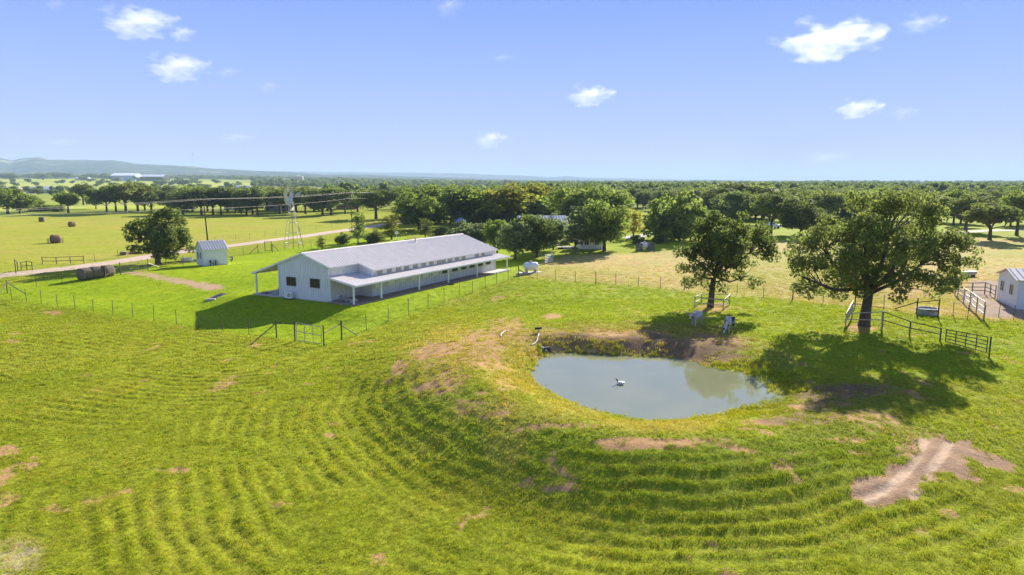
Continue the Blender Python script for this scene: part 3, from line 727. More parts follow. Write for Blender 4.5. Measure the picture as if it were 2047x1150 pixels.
# ------------------------------------------------------------------ foliage
def leaf_mat(name, dark, light, trans=0.38, tcol=(0.27, 0.38, 0.04)):
    m, n, o = new_mat(name)
    a = nd(n, 'ShaderNodeAttribute', attribute_name='leaf'); oi = nd(n, 'ShaderNodeObjectInfo')
    f = mathn(n, 'ADD', a.outputs['Fac'], mathn(n, 'MULTIPLY', mathn(n, 'SUBTRACT', oi.outputs['Random'], 0.5), 0.6))
    c = ramp(n, f, [(0.0, dark), (0.55, tuple((x + y) / 2 for x, y in zip(dark, light))), (1.0, light)])
    p = nd(n, 'ShaderNodeBsdfPrincipled'); n.links.new(c, p.inputs['Base Color']); p.inputs['Roughness'].default_value = 0.65; p.inputs['Specular IOR Level'].default_value = 0.03
    t = nd(n, 'ShaderNodeBsdfTranslucent'); n.links.new(mixc(n, 0.35, c, tcol), t.inputs[0])
    x = nd(n, 'ShaderNodeMixShader'); x.inputs[0].default_value = trans
    n.links.new(p.outputs[0], x.inputs[1]); n.links.new(t.outputs[0], x.inputs[2]); n.links.new(x.outputs[0], o.inputs['Surface']); return m
LM = {
 'oak':    leaf_mat('oak_leaves', (0.095, 0.116, 0.038), (0.300, 0.320, 0.095), .52),
 'dark':   leaf_mat('dark_leaves', (0.065, 0.092, 0.030), (0.210, 0.245, 0.070), .42),
 'mid':    leaf_mat('green_leaves', (0.115, 0.170, 0.038), (0.340, 0.400, 0.090), .58),
 'olive':  leaf_mat('olive_leaves', (0.120, 0.140, 0.022), (0.320, 0.340, 0.060), .58, (.42, .42, .05)),
 'grey':   leaf_mat('grey_green_leaves', (0.120, 0.150, 0.075), (0.290, 0.325, 0.140), .54),
 'lime':   leaf_mat('light_green_leaves', (0.100, 0.140, 0.025), (0.240, 0.270, 0.060), .45, (.42, .44, .06)),
 'gold':   leaf_mat('golden_leaves', (0.330, 0.290, 0.015), (0.560, 0.480, 0.040), .45, (.6, .55, .04)),
 'far':    leaf_mat('far_leaves', (0.090, 0.125, 0.050), (0.255, 0.295, 0.105), .50),
}
BARK = simple('oak_bark', (0.085, 0.068, 0.055), 0.95, var=0.45, scale=5.0, bmp=0.5)
BARK2 = simple('pale_bark', (0.16, 0.13, 0.10), 0.95, var=0.4, scale=5.0)

def leaves_np(clumps, per_m3, leaf, rg, shell=0.55, droop=0.0):
    """clumps: (cx,cy,cz,rx,ry,rz). leaf sprays as bent quads scattered through every clump, denser to its skin"""
    P = []; Nn = []; L = []
    for (cx, cy, cz, rx, ry, rz_) in clumps:
        n = max(6, int(per_m3 * (rx * ry * rz_) ** (2 / 3)))
        u = rg.normal(size=(n, 3)); u /= np.linalg.norm(u, axis=1)[:, None]
        k = (shell + (1 - shell) * rg.random(n) ** 0.5) * rg.normal(1, .10, n)
        P.append(np.array([cx, cy, cz]) + u * k[:, None] * np.array([rx, ry, rz_])); Nn.append(u); L.append(np.clip(rg.normal(rg.uniform(.3, .65), .18, n), 0, 1))
    P = np.concatenate(P); Nn = np.concatenate(Nn); L = np.concatenate(L); n = len(P)
    nn = Nn * 0.55 + rg.normal(size=(n, 3)) * 0.65 + np.array([0, 0, .35]); nn /= np.linalg.norm(nn, axis=1)[:, None]
    t = np.cross(nn, rg.normal(size=(n, 3))); t /= np.linalg.norm(t, axis=1)[:, None] + 1e-9; b = np.cross(nn, t)
    s = (leaf * rg.uniform(.6, 1.35, n))[:, None]; q = rg.uniform(.4, .75, n)[:, None]
    bend = nn * s * rg.uniform(-.35, .35, n)[:, None]
    V = np.stack([P - t * s, P - b * s * q + bend, P + t * s, P + b * s * q + bend * .5], 1).reshape(-1, 3)
    F = np.arange(4 * n).reshape(n, 4)
    return V, F, np.repeat(L, 4)

def crown_mesh(name, clumps, dens, leaf, mat, seed, shell=.5):
    rg = np.random.default_rng(seed); V, F, L = leaves_np(clumps, dens, leaf, rg, shell)
    m = np_mesh(name, V, F, mat); attr(m, 'leaf', 'FLOAT', L); return m

def clumps_in(lobes, n, rg, size=(.5, 1.0), skin=.45, flat=.8):
    """scatter leaf clumps through a set of ellipsoid lobes (cx,cy,cz,rx,ry,rz)"""
    vol = np.array([l[3] * l[4] * l[5] for l in lobes]) ** .72; out = []
    for l, k in zip(lobes, np.maximum(2, (n * vol / vol.sum()).astype(int))):
        for _ in range(k):
            u = rg.normal(size=3); u /= np.linalg.norm(u); q = (skin + (1 - skin) * rg.random()) * .92
            r = rg.uniform(*size)
            out.append((l[0] + u[0]*l[3]*q, l[1] + u[1]*l[4]*q, l[2] + u[2]*l[5]*q, r, r, r * flat))
    return out

def trunk_mb(H0, r0, clumps, rg, limbs=9, lean=(0, 0), flare=1.5):
    """tapered trunk, limbs to groups of clumps and branches to the clumps themselves"""
    mb = MB(); C_ = np.array([c[:3] for c in clumps]); top = C_[:, 2].max()
    pts = [(0, 0, -.3), (0, 0, .15), (lean[0]*.4, lean[1]*.4, H0 * .5), (lean[0], lean[1], H0)]
    mb.tube(pts, [r0 * flare, r0 * 1.12, r0 * .92, r0 * .8], 9)
    base = np.array([lean[0], lean[1], H0])
    k = min(limbs, len(C_)); idx = [int(rg.integers(len(C_)))]; D = np.linalg.norm(C_ - C_[idx[0]], axis=1)
    while len(idx) < k: j = int(D.argmax()); idx.append(j); D = np.minimum(D, np.linalg.norm(C_ - C_[j], axis=1))
    cent = C_[idx]; own = np.argmin(((C_[:, None] - cent[None]) ** 2).sum(-1), 1)
    for j in range(k):
        g = C_[own == j]; tip = g.mean(0) * .8 + cent[j] * .2; st = base + np.array([0, 0, rg.uniform(-.25, .35) * H0 * .5])
        mid = st * .5 + tip * .5 + np.array([0, 0, -.10 * np.linalg.norm(tip - st)]) + rg.normal(0, .25, 3)
        m2 = st * .22 + tip * .78 + rg.normal(0, .2, 3); rl = r0 * rg.uniform(.36, .55)
        mb.tube([st, mid, m2, tip], [rl, rl * .72, rl * .45, rl * .2], 6)
        for c in g[:: max(1, len(g) // 6)]:
            s0 = mid * .35 + m2 * .65; e = c; q = (s0 + e) / 2 + rg.normal(0, .15, 3)
            mb.tube([s0, q, e], [rl * .32, rl * .2, rl * .07], 4, False)
    return mb

# ------------------------------------------------------------------ the three big pasture oaks
def hero_tree(px, py, label, blobs, n, csize, dens, leaf, mat, seed, r0, H0, group=None, lean=(0, 0), ysq=.85, skin=.4, flat=.8, limbs=11):
    b = at(px, py); rg = np.random.default_rng(seed); t = thing('oak_tree', label, 'tree', b, 0, group)
    k = b.y / FPX * 1.0; lobes = []
    for (x, y, rx, ry, dy) in blobs:       # blob centre and half size in the picture, dy metres behind the trunk
        P = onplane(x, y, (0, b.y + dy, 0), (0, 1, 0)) - np.array(b); kk = (b.y + dy) / FPX * 1.01
        lobes.append((P[0], P[1], P[2], rx * kk, (rx + ry) * .5 * kk * ysq, ry * kk))
    cl = clumps_in(lobes, n, rg, csize, skin, flat)
    trunk_mb(H0, r0, cl, rg, limbs, lean).build('trunk', BARK, t, True)
    link(bpy.data.objects.new('crown', crown_mesh('crown', cl, dens, leaf, mat, seed)), t); return t
BIG = [(1800,408,62,36,0),(1730,425,55,40,1),(1870,440,52,36,-.5),(1670,460,55,42,.5),(1925,470,40,34,0),(1760,480,80,45,-1),(1610,490,44,38,0),(1860,500,62,42,1),(1700,530,60,40,-2),
       (1640,545,55,34,1),(1800,548,70,34,-1),(1925,515,38,28,0),(1605,572,28,24,0),(1905,555,34,26,0),(1585,530,26,26,0),(1700,575,40,20,-1),(1790,580,40,16,-2),(1660,580,38,20,1),(1870,565,42,20,-1),(1720,470,70,40,4),(1820,470,70,40,4.5),(1760,520,80,36,4),(1750,450,60,36,-4),(1830,500,60,36,-4.5),(1680,520,50,30,-4),(1835,392,30,20,1),(1700,400,30,18,0)]
hero_tree(1727, 651, 'biggest spreading oak, its trunk inside the pipe pen right of the pond', BIG, 330, (.45, .95), 270, .135, LM['oak'], 3, .46, 3.0, lean=(.25, .1))
MIDT = [(1452,440,48,28,0),(1420,462,44,34,1),(1492,470,44,34,-.5),(1450,500,62,34,0),(1522,505,28,24,0),(1400,505,34,30,0),(1480,535,40,26,1),(1390,540,34,20,0),(1528,480,26,26,0),(1382,560,14,10,0),(1375,505,20,22,0),(1425,545,26,24,-1),(1508,560,24,15,0),(1440,575,14,12,0),(1450,480,50,34,3),(1460,490,46,34,-3),(1415,572,14,12,0)]
hero_tree(1420, 615, 'smaller of the two pasture oaks, standing in a square pipe pen above the cattle', MIDT, 185, (.42, .9), 260, .135, LM['oak'], 5, .32, 3.0, lean=(.2, 0))
LEFT = [(325,436,34,22,0),(300,455,30,24,1),(350,460,30,26,0),(262,452,15,12,0),(278,470,26,18,0),(320,480,46,24,0),(362,482,26,18,0),(384,492,13,11,0),(264,494,18,10,0),(300,500,30,14,0),(340,503,30,16,1),(320,470,34,24,3),(325,475,34,24,-3),(322,512,14,9,0)]
hero_tree(316, 528, 'lone dark oak beside the dirt road, left of the small white shed', LEFT, 170, (.5, 1.05), 150, .2, LM['dark'], 8, .42, 2.4)

# ------------------------------------------------------------------ trees of the middle distance: models, then copies
PROTO = {}
def proto(kind, seed, shape):
    rg = np.random.default_rng(seed)
    if shape == 'oak':      # 10 m tall, 11 m wide, clear bole
        lobes = [(rg.uniform(-2.6, 2.6), rg.uniform(-2.6, 2.6), rg.uniform(4.6, 7.6), rg.uniform(1.9, 2.9), rg.uniform(1.9, 2.9), rg.uniform(1.2, 1.9)) for _ in range(9)] + [(0, 0, 6.6, 3.2, 3.2, 2.9)]
        cl = clumps_in(lobes, 84, rg, (.75, 1.3), .5, .75); H0, r0, lf, de = 2.7, .30, .30, 62
    elif shape == 'round':  # dense round crown close to the ground
        lobes = [(0, 0, 5.4, 4.3, 4.3, 4.3)] + [(rg.uniform(-2.6, 2.6), rg.uniform(-2.6, 2.6), rg.uniform(3.2, 7.4), 2.2, 2.2, 2.0) for _ in range(7)]
        cl = clumps_in(lobes, 100, rg, (.75, 1.35), .6, .85); H0, r0, lf, de = 1.5, .28, .28, 62
    elif shape == 'bush':   # 10 units tall, leafy to the ground
        lobes = [(rg.uniform(-2.5, 2.5), rg.uniform(-2.5, 2.5), rg.uniform(2, 6.6), 3, 3, 2.8) for _ in range(7)] + [(0, 0, 2.8, 4.4, 4.4, 2.8)]
        cl = clumps_in(lobes, 80, rg, (.9, 1.5), .55, .9); H0, r0, lf, de = .8, .2, .42, 34
    else:                   # 'slim': young tree, tall and open
        lobes = [(rg.uniform(-.5, .5), rg.uniform(-.5, .5), 2.3 + i * 1.05, 1.9 - i * .16, 1.9 - i * .16, 1.0) for i in range(7)]
        cl = clumps_in(lobes, 60, rg, (.45, .85), .4, .9); H0, r0, lf, de = 1.4, .14, .26, 40
    zt = max(c[2] + c[5] for c in cl); wd = 2 * np.percentile([math.hypot(c[0], c[1]) + c[3] for c in cl], 92)
    tm = trunk_mb(H0, r0, cl, rg, 8).mesh('trunk'); tm.polygons.foreach_set('use_smooth', [True] * len(tm.polygons))
    tm.materials.append(BARK2 if shape == 'slim' else BARK)
    cm = crown_mesh('crown', cl, de, lf, LM['dark'], seed)
    PROTO.setdefault(shape, []).append((tm, cm, zt, wd))
for s_ in (21, 22, 23, 24): proto('', s_, 'oak')
for s_ in (31, 32, 33): proto('', s_, 'round')
for s_ in (41, 42): proto('', s_, 'bush')
for s_ in (51, 52): proto('', s_, 'slim')
TINT = {}
def tree(shape, leaf, loc, h, wdt, name, label, group, cat='tree', rz=None):
    var = PROTO[shape]; tm, cm, zt, wd = var[R_.randrange(len(var))]
    key = (cm.name, leaf)
    if key not in TINT:
        c2 = cm.copy(); c2.materials.clear(); c2.materials.append(LM[leaf]); TINT[key] = c2
    t = thing(name, label, cat, loc, R_.uniform(0, 6.28) if rz is None else rz, group)
    for nm, m in (('trunk', tm), ('crown', TINT[key])):
        o = link(bpy.data.objects.new(nm, m), t); o.scale = (wdt / wd, wdt / wd, h / zt)
    return t
def ptree(px, py, w, top, shape, leaf, label, group=None, name='oak_tree', cat='tree'):
    b = at(px, py); kk = math.hypot(b.y, 0) / FPX
    P = onplane(px, top, (0, b.y, 0), (0, 1, 0)); h = P[2] - b.z
    return tree(shape, leaf, b, max(h, 1.0), max(w * kk * 1.35, .8), name, label, group, cat)

G1 = 'oaks in the grove along the far edge of the hay field'
L1 = 'dark oak in the grove lining the far edge of the hay field'
ORD = 'first second third fourth fifth sixth seventh eighth ninth tenth eleventh twelfth thirteenth fourteenth fifteenth sixteenth seventeenth eighteenth nineteenth twentieth'.split()
for ki, (x, y, wd, tp) in enumerate([(214,427,48,373),(252,427,58,364),(276,425,48,362),(303,422,44,372),(366,429,54,378),(403,430,50,374),(426,429,46,376),(442,429,46,372),(471,427,46,373),(483,428,40,374),
                       (493,431,46,374),(505,428,46,376),(515,431,52,372),(560,428,62,376),(592,425,50,378),(611,428,55,374),(645,431,62,372),(662,431,52,376)]):
    ptree(x, y, wd * 1.05, tp, R_.choice(['oak', 'oak', 'round']), R_.choice(['dark', 'far', 'oak']), ORD[ki] + ' oak from the left in the grove along the hay field', G1)
ptree(752, 438, 78, 376, 'oak', 'dark', 'very dark broad oak alone on the grass behind the right utility pole')
ptree(690, 428, 46, 379, 'oak', 'grey', 'paler grey-green oak just left of the right utility pole')
for ki, (x, y, wd, tp) in enumerate([(232,423,44,366),(290,421,44,366),(340,422,46,372),(385,423,46,370),(415,422,44,370),(455,423,44,372),(500,421,44,370),(535,422,46,372),(580,421,50,372),(628,422,52,372),(655,421,50,370),(715,424,48,376)]):
    ptree(x, y, wd * 1.1, tp, R_.choice(['oak', 'round']), R_.choice(['far', 'oak', 'mid']), ORD[ki] + ' tree from the left in the back row of the hay field grove', 'trees in the back row of the grove')
G2 = 'trees and thicket left of the grove'
for lab_, (x, y, wd, tp, sh) in zip(('leftmost tall', 'middle', 'right-hand lower'), [(16,428,62,373,'oak'),(40,427,50,386,'round'),(62,424,40,392,'round')]):
    ptree(x, y, wd, tp, sh, 'mid', lab_ + ' green tree in the clump at the left end of the hay field', G2)
ptree(137, 427, 42, 381, 'oak', 'mid', 'small open-crowned oak standing alone left of the grove with a low thicket beside it')
ptree(167, 410, 36, 364, 'oak', 'oak', 'pale-topped tree rising behind the left end of the grove')
ptree(192, 418, 30, 376, 'round', 'mid', 'round green tree squeezed in at the left end of the grove')
for lab_, (x, y, wd, tp) in zip(('widest', 'right-hand', 'left-hand'), [(92,422,42,408),(118,423,26,410),(72,421,30,407)]):
    ptree(x, y, wd, tp, 'bush', 'mid', lab_ + ' low thicket bush at the edge of the hay field', 'thicket bushes at the field edge', 'bush', 'bush')
GF = 'single trees dotted over the far left fields'
for (x, y, wd, tp) in [(20,360,30,345),(57,357,18,347),(86,360,27,345),(112,358,26,344),(134,358,22,345),(185,358,20,346),(208,359,17,346),(321,372,22,360),(342,371,12,363),(367,371,28,359),(408,379,22,367),(60,386,24,376),(120,388,18,378),(617,394,26,376),(560,374,26,366),(660,378,24,370),(812,388,30,374),(700,380,24,370),(735,383,28,371),(775,384,26,372)]:
    ptree(x, y, wd, tp, 'round', 'far', 'small distant tree dotted over the far left fields', GF)
# trees about the house yard, front row first
Y = 'yard trees round the white house'
ptree(716, 488, 33, 420, 'slim', 'mid', 'slim ragged young tree behind the left end of the barn roof', None, 'young_tree')
ptree(684, 488, 25, 463, 'bush', 'dark', 'small very dark round bush on the lawn left of the slim young tree', None, 'bush', 'bush')
ptree(783, 479, 44, 427, 'slim', 'olive', 'open yellowish tree with bare limbs behind the barn ridge', None, 'yard_tree')
ptree(756, 486, 34, 457, 'bush', 'lime', 'pale feathery shrub between the two slim trees behind the barn', None, 'bush', 'bush')
ptree(850, 477, 34, 437, 'slim', 'lime', 'light green pointed young tree in front of the big round tree', None, 'young_tree')
ptree(881, 470, 26, 452, 'bush', 'dark', 'low dark bush right of the light green young tree', None, 'bush', 'bush')
ptree(838, 462, 86, 382, 'round', 'mid', 'big round dark green tree standing alone behind the barn ridge', None, 'yard_tree')
ptree(848, 445, 90, 368, 'oak', 'mid', 'taller bright green tree rising behind the big round tree', None, 'yard_tree')
ptree(927, 491, 64, 437, 'bush', 'grey', 'wide grey-green shrubby tree just above the barn roof peak', None, 'yard_tree')
ptree(957, 496, 46, 446, 'bush', 'grey', 'grey-green bushy tree touching the far end of the barn roof', None, 'yard_tree')
ptree(925, 455, 95, 369, 'oak', 'mid', 'tall dark green tree left of the yellowish open tree', None, 'yard_tree')
ptree(1015, 456, 98, 369, 'oak', 'olive', 'tall yellowish tree with visible pale limbs left of the white house', None, 'yard_tree')
ptree(1072, 446, 84, 364, 'oak', 'olive', 'yellow-green topped tree behind the white house', None, 'yard_tree')
ptree(1085, 450, 60, 392, 'round', 'mid', 'green tree tucked under the yellow-topped tree by the house roof', None, 'yard_tree')
ptree(994, 506, 46, 438, 'round', 'mid', 'green tree leaning over the far corner of the barn roof', None, 'yard_tree')
ptree(1030, 519, 68, 436, 'round', 'grey', 'rounded grey-green tree nearest the far end of the barn', None, 'yard_tree')
ptree(1074, 515, 80, 426, 'round', 'dark', 'dark rounded tree with a sunlit right side between the barn end and the house', None, 'yard_tree')
ptree(1106, 500, 44, 432, 'round', 'grey', 'soft grey-green tree in front of the left half of the white house', None, 'yard_tree')
ptree(1128, 470, 40, 440, 'bush', 'mid', 'leafy shrub close against the front wall of the white house', None, 'bush', 'bush')
ptree(1106, 486, 17, 420, 'slim', 'grey', 'narrow pale pointed tree in front of the white house', None, 'yard_tree')
ptree(1150, 506, 58, 412, 'slim', 'grey', 'grey-leaved tree with a dark trunk in front of the white porch', None, 'yard_tree')
ptree(1180, 460, 130, 365, 'round', 'mid', 'broadest dark green tree towering behind the white house', None, 'yard_tree')
ptree(1208, 502, 86, 398, 'round', 'mid', 'dense green tree with a bare trunk foot right of the house', None, 'yard_tree')
ptree(1266, 476, 36, 416, 'slim', 'gold', 'golden yellow tree right of the house, the only one in autumn colour', None, 'yard_tree')
ptree(1330, 480, 74, 384, 'bush', 'mid', 'dense dark tree left of the pair with yellow-lit tops beyond the propane tank', None, 'yard_tree')
ptree(1380, 483, 82, 372, 'bush', 'mid', 'dense tree with yellow-lit top directly behind the smaller pasture oak', None, 'yard_tree')
ptree(1277, 488, 28, 470, 'bush', 'dark', 'dark bush standing above the lattice pen with the second propane tank', None, 'bush', 'bush')
ptree(1322, 487, 28, 464, 'bush', 'mid', 'low bush at the foot of the dense trees right of the lattice pen', None, 'bush', 'bush')
ptree(643, 500, 19, 471, 'slim', 'lime', 'thin bare-looking sapling on the lawn right of the windmill', None, 'sapling')
ptree(1480, 432, 112, 363, 'oak', 'oak', 'wide oak behind the crown top of the smaller pasture oak', None)
ptree(1541, 467, 62, 385, 'oak', 'dark', 'dark-trunked oak standing on grass between the two pasture oaks', None)
ptree(1601, 472, 78, 394, 'round', 'oak', 'dense low oak showing left of the biggest oak', None)
ptree(1510, 440, 62, 390, 'round', 'oak', 'rounded oak in the gap left of the dark-trunked oak', None)
ptree(1978, 480, 92, 403, 'oak', 'oak', 'wide oak on the dry pasture right behind the biggest oak', None)
ptree(2032, 471, 78, 378, 'oak', 'mid', 'greener oak at the right edge of the photo with a plain trunk', None)
ptree(1930, 462, 80, 388, 'oak', 'oak', 'oak with low branch partly hidden by the right side of the biggest oak', None)
# woods to the right: individual oaks down to a few pixels
GW = 'oaks of the woods filling the right-hand distance'; LW = 'live oak in the woods that fill the distance at right'
GB = 'trees of the belt behind the house'; LB = 'tree in the wooded belt behind the white house and yard'
used = []
def rnd_tree(pxr, dr, n, label, group, leafs, shapes, mind, hr=(8, 12)):
    rg = np.random.default_rng(int(dr[0])); k = 0; tries = 0
    while k < n and tries < n * 60:
        tries += 1
        d = math.sqrt(rg.uniform(dr[0] ** 2, dr[1] ** 2)); px = rg.uniform(*pxr); x = d * (px - 1023.5) / FPX
        if any((x - a) ** 2 + (d - b) ** 2 < mind ** 2 for a, b in used): continue
        if fbm(np.array([x * .02]), np.array([d * .02]), 61, 2)[0] > .62: continue
        used.append((x, d)); h = rg.uniform(*hr); k += 1
        tree(shapes[int(rg.integers(len(shapes)))], leafs[int(rg.integers(len(leafs)))], (x, d, gz(x, d)), h, h * rg.uniform(.95, 1.4), 'oak_tree', label, group)
rnd_tree((1400, 2080), (200, 300), 52, LW, GW, ['oak', 'far', 'oak', 'mid'], ['oak', 'oak', 'round'], 8, (8, 11))
rnd_tree((1180, 2080), (300, 430), 95, LW, GW, ['oak', 'far', 'far', 'mid'], ['oak', 'oak', 'round'], 8.5, (8, 11.5))
rnd_tree((800, 1240), (170, 230), 16, LB, GB, ['mid', 'oak', 'grey'], ['round', 'bush'], 9, (8, 11))
rnd_tree((800, 1240), (230, 340), 26, LB, GB, ['mid', 'far', 'oak'], ['oak', 'round'], 9, (9, 12))

# the rest of the woods: one mass out to the horizon
def low_tree(seed, nl, leaf):
    rg = np.random.default_rng(seed); cl = clumps_in([(0, 0, 5.6, 4.4, 4.4, 3.2), (2, 1, 6.5, 2.6, 2.6, 2), (-2, -1, 5, 2.8, 2.8, 2)], 14, rg, (1.4, 2.2), .45, .8)
    V, F, L = leaves_np(cl, nl, leaf, rg, .6); a = len(V); mb = MB(); mb.tube([(0, 0, -1), (0, 0, 4)], [.35, .25], 4)
    m = np_mesh('far_tree', V, F, LM['far']); attr(m, 'leaf', 'FLOAT', L); return bpy.data.objects.new('far_tree', m)
def woods():
    rg = np.random.default_rng(77); P = []; S = []
    def az(px): return (px - 1023.5) / FPX
    for (d0, d1, n, sc0, sc1) in ((430, 800, 5200, .85, 1.25), (800, 1600, 6500, 1.0, 1.5), (1600, 3200, 8000, 1.5, 2.4), (3200, 7000, 9000, 2.2, 3.6)):
        d = np.sqrt(rg.uniform(d0**2, d1**2, n)); a = rg.uniform(-.86, .86, n); x = a * d
        dens = np.where(a > az(1030), .95 - 1.0 * sst(fbm(x*.005, d*.004, 63, 3), .50, .57), 0)
        lf = fbm(x * .0035, d * .002, 64, 3)
        left = np.where(d < 2450, .05 * sst(lf, .5, .6) + .012 , .97 - .85 * sst(fbm(x*.002, d*.0013, 65, 3), .60, .66))
        mid_ = np.where((d < 1300) , .015 + .3 * sst(lf, .58, .64), .97 - .8 * sst(fbm(x*.002, d*.0013, 66, 3), .60, .66))
        t = sst(a, az(480), az(620)); dens = np.where(a > az(1030), dens, left * (1 - t) + mid_ * t)
        behind = (a > az(640)) & (a <= az(1030)) & (d < 560) & (d > 330); dens = np.where(behind, np.maximum(dens, .35), dens)
        k = rg.random(n) < dens; x, d = x[k], d[k]; q = rg.uniform(sc0, sc1, len(x)); z = ground(x, d)
        P.append(np.stack([x, d, z], -1)); S.append(np.stack([q, q, q ** .35 * rg.uniform(.7, 1.35, len(q))], -1))
    P = np.concatenate(P); S = np.concatenate(S); n = len(P); h = n // 2
    rot = np.stack([np.zeros(n), np.zeros(n), rg.uniform(0, 6.28, n)], -1); sh = rg.permutation(n)
    for i, src in enumerate((low_tree(91, 17, .75), low_tree(92, 15, .85))):
        q = sh[i::2]; o = scatter('woods', P[q], S[q], rot[q], np.ones((len(q), 3)), src)
    print('woods', n)
woods()
# ------------------------------------------------------------------ roads
def zg(x, y): return float(grid_lookup(ZZ, np.array([x]), np.array([y]))[0])
def road(name, pts, wid, mat, lift=.03, n=80):
    P = ats(pts)[:, :2]; L = np.concatenate([[0], np.cumsum(np.hypot(*np.diff(P, axis=0).T))]); s = np.linspace(0, L[-1], n)
    # smooth the polyline
    x = np.interp(s, L, P[:, 0]); y = np.interp(s, L, P[:, 1])
    for _ in range(6): x[1:-1] = (x[:-2] + 2*x[1:-1] + x[2:]) / 4; y[1:-1] = (y[:-2] + 2*y[1:-1] + y[2:]) / 4
    tx, ty = np.gradient(x), np.gradient(y); q = np.hypot(tx, ty); nxx, nyy = -ty / q, tx / q; V = []
    for i in range(n):
        wl = wid * (.5 + .12 * (vnoise(np.array([i * .9]), np.array([3.])) [0] - .5)); wr = wid * (.5 + .12 * (vnoise(np.array([i * .9]), np.array([9.]))[0] - .5))
        for k in (-wl, -wl * .5, 0, wr * .5, wr):
            X, Y = x[i] + nxx[i] * k, y[i] + nyy[i] * k; V.append((X, Y, zg(X, Y) + lift + (.03 if abs(k) < wid * .4 else 0)))
    i = np.arange(n * 5).reshape(n, 5); F = np.stack([i[:-1, :-1], i[:-1, 1:], i[1:, 1:], i[1:, :-1]], -1).reshape(-1, 4)
    return tag(link(bpy.data.objects.new(name, np_mesh(name, V, F, mat, True))), kind='structure')
DIRT = simple('pink_dirt', (0.50, 0.37, 0.28), .95, var=.18, scale=.7, coord='pos')
ASPH = simple('grey_lane', (0.36, 0.34, 0.32), .9, var=.12, scale=.7, coord='pos')
road('dirt_road', [(-420,592),(-200,572),(0,551.5),(80,543),(150,535),(243,523),(300,513),(400,498),(500,487),(560,478.5),(640,468),(700,459.5),(745,453),(775,449),(800,446)], 5.0, DIRT, n=130)
road('lane', [(1240,478),(1275,472),(1310,468),(1345,466)], 4.0, ASPH, n=30)
road('lane', [(1860,467),(1930,463),(1990,461),(2047,460),(2120,459)], 5.0, DIRT, n=30)

# ------------------------------------------------------------------ fences
POSTM = {}
def post_mesh(h, r, n=6):
    k = (round(h, 1), r)
    if k not in POSTM:
        mb = MB(); mb.tube([(0, 0, -.3), (0, 0, k[0])], r, n); m = mb.mesh('post'); m.materials.append(M['rust']); POSTM[k] = m
    return POSTM[k]
def fence(name, label, cat, posts, strands=(.15, .4, .65, .9, 1.15, 1.4), hgt=1.5, group=None, wire_r=.003, thick=(), wire_idx=None):
    """posts: pixels of the post feet (or 3d points); wires of several strands strung between them"""
    P = [at(*p) if len(p) == 2 else Vector(p) for p in posts]; t = thing(name, label, cat, P[0], 0, group)
    for i, p in enumerate(P):
        h = hgt * R_.uniform(.96, 1.05); o = link(bpy.data.objects.new('post', post_mesh(h + (.25 if i in thick else 0), .055 if i in thick else .03)), t)
        o.location = p - P[0]; o.rotation_euler = (R_.gauss(0, .02), R_.gauss(0, .02), 0)
    for z in strands:
        mb = MB(); mb.tube([p - P[0] + Vector((0, 0, z)) for p in P], wire_r, 3); mb.build('wire', M['wire'], t)
    return t, P
def brace(t, a, b, r=.045, mat=None):
    mb = MB(); mb.tube([a - t.location, b - t.location], r, 6); return mb.build('brace', mat or M['rust'], t)
V3 = Vector
t1, P1 = fence('net_wire_fence', 'long wire fence with thin posts along the lawn front, left of the gate', 'fence',
  [(15,587),(24,599),(53,603),(83,608),(115,613),(150,617.5),(187,624),(226,629),(266,634),(308,641),(353,649),(398,656),(446,663),(498,670),(553,676)], thick=(0, 14))
brace(t1, P1[14] + V3((0, 0, 1.35)), at(500, 690)); brace(t1, P1[0] + V3((0, 0, 1.4)), P1[2] + V3((0, 0, .9))); brace(t1, P1[0] + V3((0, 0, 1.3)), at(-8, 600))
t2, P2 = fence('net_wire_fence', 'wire fence from the pipe gate up past the barn porch to the propane tank', 'fence',
  [(683,680),(732.6,661),(777,645),(817,630),(856,612.6),(888,603),(918,593.5),(945,586),(970,576),(993,567.6),(1016,561),(1037,554.5)], thick=(0, 11))
brace(t2, P2[0] + V3((0, 0, 1.35)), at(715, 671)); brace(t2, P2[11] + V3((0, 0, 1.1)), at(1068, 557.5)); brace(t2, P2[11] + V3((0, 0, 1.0)), at(1050, 547))
mb = MB(); mb.tube([(0, 0, 0), (0, 0, .32)], .09, 8); cp = mb.build('post_cap', M['rail'], t2); cp.location = P2[3] - P2[0] + V3((0, 0, 1.45))
t3, P3 = fence('barbed_wire_fence', 'low wire fence across the pasture behind the cattle, between green and dry grass', 'fence',
  [(1037,554.5),(1074,559),(1110.6,560),(1150,563),(1191,568),(1231,569),(1275.6,572),(1320,576),(1368,580),(1420,584),(1473,590),(1526,594),(1584,600),(1645,606),(1709,613),(1767,615),(1832,628)], hgt=1.35, thick=(4, 8, 12, 14, 16), strands=(.3, .65, 1.0, 1.3))
brace(t3, P3[16] + V3((0, 0, 1.2)), at(1786, 618.5))
t4, P4 = fence('net_wire_fence', 'wire fence behind the round stock tank, running right to the white shed', 'fence', [(1875,636),(1905,633),(1934,639),(1967,641),(1996,634),(2026,640),(2075,646)], hgt=1.4, thick=(0,))
t5, P5 = fence('net_wire_fence', 'wire fence along the back of the lawn, by the round bales and dirt road', 'fence',
  [(15,587),(73,575),(124,567),(170,562),(211,557),(241,549.5)], thick=(4, 5))
t6, P6 = fence('net_wire_fence', 'wire fence behind the small white shed, from the lone oak to the windmill', 'fence',
  [(296,542),(332,532),(366,530),(452,519),(487,511),(516,506)], thick=(0, 5))
t7, P7 = fence('net_wire_fence', 'wire fence behind the windmill along the near side of the dirt road', 'fence',
  [(545,505),(570,501),(598,500),(622,497),(650,493),(670,487),(700,480)], hgt=1.4, thick=(0,))
